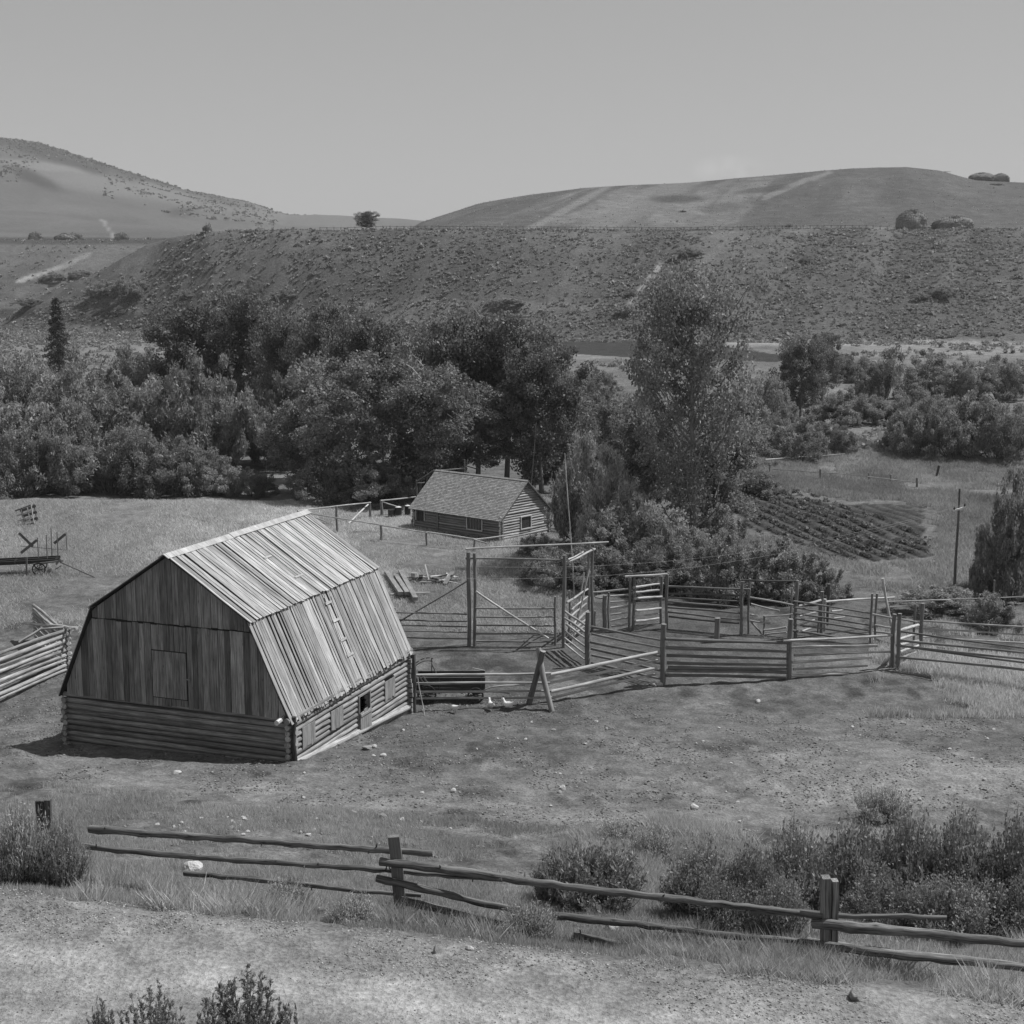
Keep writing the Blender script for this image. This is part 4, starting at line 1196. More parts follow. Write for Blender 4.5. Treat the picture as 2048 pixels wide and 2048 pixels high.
for (u, v, r) in ((-1.05, -.17, .42), (-1.05, 1.22, .42), (1.1, -.17, .36), (1.1, 1.22, .36)):
    c = wp(u, v, r); wheel(wag, c, r, wn)
# raised rack at the left end
m = MB()
pts = [wp(-1.75 + .95 * t, .5, 1.15 + .62 * math.sin(PI * (.12 + .5 * t))) for t in np.linspace(0, 1, 9)]
m.tube(pts, .025, 6, 1.4); pts2 = [p + wn * .5 for p in pts]; m.tube(pts2, .025, 6, 1.)
for k in range(4):
    a = pts[2 + k * 2 - 1]; m.box(a, a + wn * .5, .07, .03, UP, 1.2)
m.box(wp(-.86, .3, 1.72), wp(-.62, .3, 1.2), .05, .03, wn, 2.8)
m.box(wp(-1.45, -.1, 1.35), wp(-1.05, -.1, .7), .06, .03, wn, 2.8); m.box(wp(-1.28, -.1, 1.32), wp(-.85, -.1, .7), .06, .03, wn, 2.8)
m.box(wp(-.85, .5, 1.3), wp(-.85, .5, 1.9), .04, .03, wn, .8)
m.build('rack', WAGW, wag)
m = MB(); m.log(wp(1.2, .5, .45), wp(2.6, .45, .30), .045, 2.0, 4, .02); m.build('tongue', WAGW, wag)
m = MB(); m.box(wp(1.25, 0, .5), wp(1.85, -.05, .72), .1, .04, UP, 2.6); m.build('loose_board', WAGW, wag)
m = MB(); m.box(wp(1.5, .9, 1.2), wp(.95, .9, 1.32), .07, .03, UP, 3.); m.build('loose_board', WAGW, wag)

# ------------------------------------------------------------------ hay wagon at left
hw = G(84, 1148); hx = thing('hay_wagon', hw, 'low hay wagon with upright stakes and slanted boards at the left edge', 'wagon')
hd = Vector((1, .25, 0)).normalized(); hn = Vector((-hd.y, hd.x, 0))
def hp(u, v, z): return hw + hd * u + hn * v + UP * z
m = MB()
for v in (-.1, .5, 1.1): m.box(hp(-4.2, v, .80), hp(1.1, v, .84), .14, .22, UP, .45, 3, .01)
m.box(hp(-1.6, -.2, .82), hp(-1.6, 1.2, .82), .12, .1, UP, .7); m.box(hp(.9, -.3, .84), hp(.9, 1.3, .84), .14, .1, UP, .6); m.box(hp(-3.8, -.2, .82), hp(-3.8, 1.2, .82), .12, .1, UP, .7)
for k in range(6): m.box(hp(-4.2, .05 + k * .2, .80), hp(-.3, .05 + k * .2, .80), .15, .03, UP, random.uniform(.7, 1.6))
m.box(hp(-.5, -.32, .72), hp(1.35, -.32, .86), .08, .1, UP, 2.3)
m.build('deck', WAGW, hx)
for (px, ty, by, v) in ((75, 1075, 1115, 0), (92.5, 1070, 1117, -.25), (102, 1056, 1112, .9), (114, 1064, 1112, -.25), (132, 1064, 1100, 1.0)):
    a = at(px + 2, by, hw.y + v); b = at(px, ty, hw.y + v)
    m = MB(); m.box(a, b, .05, .05, (0, 1, 0), .9); m.build('stake', POSTW, hx)
for (x0, y0, x1, y1, v) in ((42, 1106, 74, 1080, 0), (108, 1087, 131, 1068, 1.0), (38, 1066, 66, 1093, .6)):
    m = MB(); m.box(at(x0, y0, hw.y + v), at(x1, y1, hw.y + v), .04, .17, UP, .7); m.build('slanted_board', POSTW, hx)
m = MB(); m.box(at(40, 1092, hw.y + 1.), at(132, 1100, hw.y + 1.), .02, .03, UP, .9); m.build('top_rope', POSTW, hx)
for (u, v, r) in ((-.15, -.35, .42), (-.15, 1.3, .42), (-3.3, -.35, .42), (-3.3, 1.3, .42)):
    c = hp(u, v, 0); c.z = Z(c.x, c.y) + r - .02; wheel(hx, c, r, hn, 10, .5)
m = MB(); m.log(at(120, 1124, hw.y), G(190, 1155), .035, .5, 5, .01)
m.build('tongue', POSTW, hx, smooth=True)
m = MB()
m.box(at(112, 1129, hw.y - .3), at(121, 1118, hw.y - .3), .12, .05, (0, 1, 0), 2.2); m.box(at(110, 1139, hw.y - .4), at(123, 1131, hw.y - .4), .06, .07, (0, 1, 0), 2.2)
m.box(at(53, 1114, hw.y - .5), at(53.5, 1150, hw.y - .5), .1, .08, (0, 1, 0), 1.6)
m.build('loose_timber', WAGW, hx)

# tilted crate at the far left
g = G(58, 1050); cr = thing('slatted_crate', g, 'tilted dark slatted crate with a few pale boards at the far left', 'crate')
m = MB()
A, B, C, D = at(30, 1022, g.y), at(62, 1010, g.y), at(68, 1046, g.y), at(40, 1052, g.y)
for t in (0, .33, .66, 1): m.box(A.lerp(D, t), B.lerp(C, t), .05, .09, UP, random.choice([.6, 2.0, .7]))
m.build('slat', POSTW, cr)
m = MB()
for t in (.35, .75, 1.): m.box(A.lerp(B, t), D.lerp(C, t), .05, .10, (0, 1, 0), random.choice([1.0, 2.3]))
m.build('front_uprights', POSTW, cr)
m = MB()
for t in (.1, .5, .9): m.box(A.lerp(B, t) + Vector((0, 1.0, 0)), D.lerp(C, t) + Vector((0, 1.0, 0)), .05, .12, (0, 1, 0), .6)
m.build('rear_uprights', POSTW, cr)
m = MB()
for t in (.15, .5, .85): m.box(A.lerp(D, t) + Vector((0, 1, 0)), B.lerp(C, t) + Vector((0, 1, 0)), .05, .2, UP, .6)
for (x, y) in ((55, 1037), (62, 1036), (57, 1042)): m.box(at(x - 3, y + 1, g.y - .1), at(x + 3, y - 2, g.y - .1), .04, .16, UP, 3.)
m.build('board', POSTW, cr)

# log pen at the left edge
pc = G(137, 1341); pl = G(-90, 1440)
pd = (pl - pc); pd.z = 0; PLn = pd.length; pd.normalize()
pn = G(40, 1252) - pc; pn.z = 0; pn.normalize()
lp_ = thing('log_pen', pc, 'low pen of stacked pale logs with loose poles on top left of the barn', 'log pen')
m = MB()
zt = topz(pc, 1268) - pc.z
z = .08; k = 0
while z < zt + .2:
    h = z
    zl = Z(*(pc + pd * PLn).xy)
    m.log(pc + pd * -.25 + UP * (h), Vector((pc.x, pc.y, 0)) + pd * PLn + UP * (zl + h * 1.12), .095 * random.uniform(.8, 1.15), random.uniform(.55, 1.2), 10, .03, .12, 9, 1.8)
    z += .235; k += 1
m.build('log_wall', POLEW, lp_, smooth=True)
m = MB(); z = .2
while z < zt + .2:
    m.log(pc - pn * .25 + UP * z, pc + pn * 7 + UP * z, .09 * random.uniform(.8, 1.15), random.uniform(.8, 1.2), 8, .03, .07, 9, 1.8); z += .235
m.build('log_wall', POLEW, lp_, smooth=True)
for (x0, y0, x1, y1, r, tn, yy) in ((45, 1246, 154, 1257, .07, 1.3, 6), (158, 1255, 82, 1258, .05, 1.1, .4), (84, 1256, 38, 1285, .06, 1.2, .5), (140, 1262, 20, 1300, .08, 1.3, -.1), (100, 1250, 140, 1256, .07, 1.3, 2)):
    m = MB(); m.log(at(x0, y0, pc.y + (yy if x0 < 140 else .2)), at(x1, y1, pc.y + (yy if x1 < 140 else 0) - .5), r, tn, 5, .02); m.build('loose_pole', POLEW, lp_, smooth=True)

# timbers and junk in the yard
for i, (x0, y0, x1, y1, lb) in enumerate(((773, 1147, 802, 1193, 'left of three heavy hewn timbers resting on a cross log behind the barn'),
                                          (792, 1154, 815, 1193, 'middle and shortest of three heavy hewn timbers behind the barn'),
                                          (801, 1145, 831, 1204, 'right of three heavy hewn timbers, sliding off the cross log behind the barn'))):
    a = G(x0, y0 + 3); b = G(x1, y1 + 6); m = MB()
    m.box(a + UP * .18, b + UP * .36, .28, .2, UP, 1.3, 3, .01); o = m.build('timber', POSTW, None, a); tag(o, lb, 'timber', 'hewn timbers on the ground')
a = G(781, 1193); b = G(859, 1190); m = MB(); m.log(a + UP * .1, b + UP * .1, .1, 1.6, 5, .02); o = m.build('cross_log', POSTW, None, a, True); tag(o, 'pale log lying crosswise under the three hewn timbers', 'log')
g = G(870, 1164)
pile = thing('scrap_pile', g, 'small heap of broken boards and sticks on the grass behind the tall gate', 'scrap pile')
m = MB()
for i in range(26):
    c = g + Vector((random.uniform(-1.2, 1.2), random.uniform(-.7, .7), random.uniform(.05, .4)))
    d = Vector((random.uniform(-1, 1), random.uniform(-.5, .5), random.uniform(-.15, .2))).normalized() * random.uniform(.3, .8)
    m.box(c - d, c + d, random.uniform(.06, .28), .05, UP, random.choice([.6, .8, 1.2, 2.6]))
m.build('broken_boards', POSTW, pile)
m = MB(); c = g + Vector((-1.3, .2, .2)); m.tube([c, c + UP * .1, c + UP * .35], [.2, .26, .2], 9, 1.6); m.build('round_block', POSTW, pile)

# yard gear left of the cabin
g = G(792, 1033); tb = thing('yard_implement', g, 'small dark wheeled implement with two bright lids left of the cabin', 'implement')
m = MB(); m.tube([g + Vector((-.35, 0, 0)), g + Vector((-.35, 0, .55))], [.28, .3], 12, .8); m.build('tub', IRON, tb)
m = MB(); m.tube([g + Vector((.2, 0, .1)), g + Vector((.2, 0, .75))], [.26, .28], 12, .5); m.tube([g + Vector((.9, .4, .1)), g + Vector((.9, .4, .8))], [.24, .24], 12, .5); m.build('drum', IRON, tb)
m = MB(); m.tube([g + Vector((.2, 0, .76)), g + Vector((.2, 0, .84))], [.25, .05], 12, 1.3); m.tube([g + Vector((.9, .4, .81)), g + Vector((.9, .4, .88))], [.22, .05], 12, 1.3); m.build('lid', PALEM, tb)
m = MB(); c = g + Vector((1.3, 0, .35)); pts = [c + Vector((.35 * math.cos(a), 0, .35 * math.sin(a))) for a in np.linspace(0, 2 * PI, 17)]; m.tube(pts, .03, 5, .8); m.build('wheel', IRON, tb)

# ------------------------------------------------------------------ hens
def hen(px, py, ang, sc, label, head_up):
    g = G(px, py)
    d = Vector((math.cos(ang), math.sin(ang), 0))
    root = MB()
    hz = .30 if head_up else .07
    pts = [(-.24, .34), (-.19, .30), (-.12, .25), (0, .21), (.09, .22), (.14, .27 if head_up else .2), (.17, .34 if head_up else .13), (.19, .39 if head_up else .09), (.235, .385 if head_up else .06), (.265, .37 if head_up else .045)]
    rr = [.012, .045, .085, .105, .09, .055, .036, .04, .024, .006]
    root.tube([g + d * p[0] * sc + UP * p[1] * sc for p in pts], [r * sc for r in rr], 10, 1.)
    o = root.build('hen', HENM, None, g, True); tag(o, label, 'hen', 'white hens by the rails')
    for s in (-1, 1):
        l = MB(); n = Vector((-d.y, d.x, 0)) * .04 * s * sc
        l.tube([g + n + UP * .13 * sc, g + n + UP * .01, g + n + d * .05 * sc + UP * .01], [.012, .008, .006], 5, .5); l.build('leg', STONE, o)
    t = MB(); t.tube([g + d * -.17 * sc + UP * .29 * sc, g + d * -.27 * sc + UP * .37 * sc, g + d * -.30 * sc + UP * .42 * sc], [.04 * sc, .03 * sc, .008], 6, .95, flat=.4); t.build('tail', HENM, o, smooth=True)
    c = MB(); c.tube([g + d * pts[7][0] * sc + UP * (pts[7][1] + .03) * sc, g + d * pts[7][0] * sc + UP * (pts[7][1] + .065) * sc], [.014 * sc, .005], 5, .3); c.build('comb', STONE, o)
hen(909, 1426, 2.4, 1.15, 'white hen nearest the barn, pecking on bare dirt', False)
hen(982, 1422, 1.9, 1.3, 'white hen in the middle, under the lowest rail in front of the wagon', True)
hen(1016, 1421, 2.6, 1.3, 'brightest white hen, rightmost, near the crossed leg brace', True)

# ------------------------------------------------------------------ vegetation
def leafquads(rng, C, size, tn, elong=1.6, upb=.0):
    """C (n,3) centres -> diamond leaves"""
    n = len(C)
    N = rng.normal(size=(n, 3)); N[:, 2] += upb; N /= np.linalg.norm(N, axis=1)[:, None]
    A = rng.normal(size=(n, 3)); A -= N * (A * N).sum(1)[:, None]; A /= np.linalg.norm(A, axis=1)[:, None]
    B = np.cross(N, A)
    s = size * rng.uniform(.6, 1.4, n)[:, None]
    V = np.stack([C - A * s * elong * .5, C + B * s * .5, C + A * s * elong * .5, C - B * s * .5], 1).reshape(-1, 3)
    return V, np.repeat(tn, 4)

def leafmesh(name, V, T, mat):
    return npmesh(name, V, np.arange(len(V)).reshape(-1, 4), T, mat)

def cotton(seed, H=12., R=4.2, n=230, per=165, leaf=.17, basef=.18, airy=False, mat=None, pale=1., dead=0):
    rng = np.random.default_rng(seed); random.seed(seed)
    mat = mat or LEAF_A
    # main limbs first; leaf clusters follow the limbs
    limbs = []; tr = MB()
    lean = rng.uniform(-.06, .06, 2) * H
    def trunk(t): return np.array([lean[0] * t + .15 * math.sin(t * 5 + seed), lean[1] * t, H * t])
    ts = np.linspace(0, .93, 12)
    tr.tube([Vector(trunk(t)) for t in ts], [H * .021 * (1 - t * .9) + .02 for t in ts], 8, pale, None, .06)
    tips = []
    nl = 44 if airy else 26
    for i in range(nl):
        t0 = basef + (1 - basef) * (i / nl) ** .9 * .85
        a = i * 2.4 + rng.uniform(-.5, .5)
        reach = R * (math.sin(PI * min(1, .16 + .84 * (t0 - basef) / (1 - basef))) ** .6) * rng.uniform(.65, 1.15)
        p0 = trunk(t0); d = np.array([math.cos(a), math.sin(a), 0])
        rise = rng.uniform(.35, .9) * reach * (1.4 if airy else .8)
        p3 = p0 + d * reach + np.array([0, 0, rise])
        p1 = p0 + d * reach * .35 + np.array([0, 0, rise * .2]); p2 = p0 + d * reach * .7 + np.array([0, 0, rise * .5])
        pts = [p0, p1, p2, p3]
        tr.tube([Vector(p) for p in pts], [H * .0055, H * .0045, H * .003, .012], 5, pale * .8)
        for t in np.linspace(.35, 1.05, 6):
            q = p0 * (1 - t) + p3 * t + rng.normal(size=3) * R * .13
            tips.append(q)
        for k in range(3):
            b = p0 * .4 + p3 * .6 + rng.normal(size=3) * R * .05
            e = b + (p3 - p0) * .3 + rng.normal(size=3) * R * .22
            tr.tube([Vector(b), Vector(e)], [H * .003, .012], 4, pale * .95)
            tips.append(e)
    for k in range(12): tips.append(trunk(rng.uniform(.72, 1.02)) + rng.normal(size=3) * R * .13)
    tips = np.array(tips); sel = rng.permutation(len(tips))[:n]
    tips = tips[sel]
    tips[:, 2] = np.clip(tips[:, 2], H * .08, H * 1.0)
    for k in range(dead):
        a = rng.uniform(0, 6.28); p = trunk(.8) + rng.normal(size=3) * R * .3
        e = p + np.array([math.cos(a), math.sin(a), .9]) * R * .45
        tr.tube([Vector(p), Vector((p + e) / 2 + rng.normal(size=3) * .15), Vector(e)], [.05, .035, .012], 5, 2.4)
        for j in range(3):
            b = p + (e - p) * rng.uniform(.3, .9); tr.tube([Vector(b), Vector(b + rng.normal(size=3) * .55)], [.022, .008], 4, 2.4)
    C = []; T = []
    for q in tips:
        k = int(per * rng.uniform(.5, 1.4)); rc = R * rng.uniform(.12, .30)
        o = rng.normal(size=(k, 3)); o /= (np.linalg.norm(o, axis=1)[:, None] + 1e-6)
        o *= (rng.uniform(0, 1, (k, 1)) ** .45) * rc; o[:, 2] *= .8
        C.append(q + o); T.append(np.full(k, rng.uniform(.72, 1.3)) * rng.uniform(.7, 1.35, k))
    C = np.concatenate(C); T = np.concatenate(T)
    C[:, 2] = np.maximum(C[:, 2], .2)
    V, T = leafquads(rng, C, leaf, T, 1.3)
    cm = leafmesh('cottonwood_crown', V, T, mat)
    return cm, tr, TREEB

def willow(seed, H=6., R=3.2, n=150, per=170, leaf=.10, el=2.6, mat=None, dome=.42, vert=1.15, spiky=0.18):
    rng = np.random.default_rng(seed); random.seed(seed)
    mat = mat or LEAF_B
    tr = MB(); C = []; T = []
    ph = rng.uniform(0, 6.28, 5)
    for i in range(n):
        a = rng.uniform(0, 6.28); rr = rng.uniform(0, 1) ** .5
        lob = 1 + .24 * math.sin(3 * a + ph[0]) + .14 * math.sin(5 * a + ph[1])
        x, y = R * rr * math.cos(a) * lob, R * rr * math.sin(a) * lob
        htop = H * (1 - rr ** 2.2) ** dome * (1 + .20 * math.sin(x * 1.5 + ph[2]) + .16 * math.sin(y * 1.9 + ph[3])) * .84
        z = htop * rng.uniform(.12, 1) ** .6
        rc = R * rng.uniform(.10, .19)
        k = int(per * rng.uniform(.6, 1.4))
        o = rng.normal(size=(k, 3)); o /= (np.linalg.norm(o, axis=1)[:, None] + 1e-6); o *= (rng.uniform(0, 1, (k, 1)) ** .5) * rc
        o[:, 2] *= vert
        # lean outwards like upright shoots
        o[:, 0] += o[:, 2] * x / R * .25; o[:, 1] += o[:, 2] * y / R * .25
        C.append(np.array([x, y, z]) + o); T.append(np.full(k, rng.uniform(.75, 1.25)) * rng.uniform(.75, 1.3, k))
        if i % 5 == 0:
            tr.tube([Vector((x * .25, y * .25, 0)), Vector((x * .6, y * .6, z * .55)), Vector((x, y, z))], [.05, .03, .012], 4, .8)
        if rng.random() < spiky:
            top = np.array([x, y, z]); m_ = 26
            t = rng.uniform(0, 1, (m_, 1)); sh = top + np.array([x * .06, y * .06, H * .16]) * t + rng.normal(size=(m_, 3)) * .06 * H / 6
            C.append(sh); T.append(rng.uniform(.8, 1.3, m_))
    C = np.concatenate(C); T = np.concatenate(T); ok = C[:, 2] > .05; C = C[ok]; T = T[ok]
    N = len(C); A = rng.normal(size=(N, 3)) * .6; A[:, 2] += .8
    V, T2 = leafquads(rng, C, leaf, T, el)
    # align long axis upward
    Vq = V.reshape(-1, 4, 3); c = Vq.mean(1); ax = A / np.linalg.norm(A, axis=1)[:, None]
    L = np.linalg.norm(Vq[:, 2] - Vq[:, 0], axis=1)[:, None] * .5
    Vq[:, 0] = c - ax * L; Vq[:, 2] = c + ax * L
    cm = leafmesh('willow_crown', Vq.reshape(-1, 3), T2, mat)
    return cm, tr, TREEB

def conifer(seed, H=10., R=2.4):
    rng = np.random.default_rng(seed); tr = MB()
    tr.tube([Vector((0, 0, 0)), Vector((0, 0, H))], [.16, .02], 7, .6)
    C = []; T = []
    for i in range(70):
        t = .08 + .92 * i / 70; z = H * t; L = R * (1 - t) ** .85 * rng.uniform(.6, 1.15) + .12
        a = i * 2.4
        k = 160
        s = rng.uniform(0, 1, k) ** .7
        p = np.stack([np.cos(a) * L * s, np.sin(a) * L * s, z - L * .28 * s], 1) + rng.normal(size=(k, 3)) * np.array([.16, .16, .09])
        C.append(p); T.append(rng.uniform(.7, 1.3, k))
    V, T = leafquads(rng, np.concatenate(C), .10, np.concatenate(T), 2.5)
    return leafmesh('conifer_crown', V, T, LEAF_C), tr, TREEB

def trmesh(mb, name, mat):
    o = mb.build(name, mat, None, (0, 0, 0), True); me = o.data; bpy.data.objects.remove(o); return me

PROTO = {}
def mk(key, kind, H, R, res):
    cm, tr, mat = res
    PROTO[key] = (kind, H, R, cm, trmesh(tr, 'trunk', mat))
mk('c0', 'cottonwood', 12, 4.2, cotton(11)); mk('c1', 'cottonwood', 12, 4.2, cotton(12, dead=5)); mk('c2', 'cottonwood', 12, 4.2, cotton(13))
mk('c3', 'cottonwood', 12, 4.2, cotton(14, n=130, basef=.22, pale=1.3)); mk('ca', 'cottonwood', 16, 4.4, cotton(15, 16., 4.4, 330, 100, .15, .06, True, pale=1.3))

mk('w0', 'willow', 6, 3.2, willow(21)); mk('w1', 'willow', 6, 3.2, willow(22, vert=1.4, dome=.6)); mk('w2', 'willow', 6, 3.2, willow(23, vert=1.2, spiky=.1, dome=.4))
mk('w3', 'willow', 6, 3.2, willow(24, dome=.75, vert=1.3)); mk('wl', 'light willow', 6, 3.2, willow(25, mat=LEAF_D, vert=1.3, spiky=.25, leaf=.12, el=2.2))
mk('wr', 'round willow', 6, 3.6, willow(26, 6, 3.6, 150, 190, .11, 2.2, None, .36, 1.0, .03))
mk('wm', 'light willow', 6, 3.2, willow(27, mat=LEAF_D, vert=1.3, spiky=.15, leaf=.14, el=1.6, dome=.5))
mk('s0', 'spruce', 10, 2.4, conifer(31))
random.seed(99)

def plant(key, name, px, by, ty, wpx, label, cat='tree', group=None, Y=None, rot=None, sink=0.):
    kind, H, R, cm, tm = PROTO[key]
    if Y is None: g = G(px, by)
    else:
        g = at(px, by, Y); g.z = Z(g.x, g.y)
    h = topz(g, ty) - g.z; w = wpx / F * g.y * 1.0
    if kind == 'willow' and by > 860 and cat == 'bush': w *= random.uniform(1.2, 1.5)
    o = thing(name, g, label, cat, group)
    o.rotation_euler = (0, 0, random.uniform(0, 6.28) if rot is None else rot)
    o.scale = (w / (2 * R), w / (2 * R), h / H)
    part = 'crown' if cat == 'tree' else 'foliage'
    c = bpy.data.objects.new(part, cm); COL.objects.link(c); c.parent = o
    t = bpy.data.objects.new('trunk' if cat == 'tree' else 'stems', tm); COL.objects.link(t); t.parent = o
    return o

TG = 'cottonwoods behind the log cabin'; WG = 'willows of the thicket left of the cabin'; RG = 'bushes along the right side of the valley'
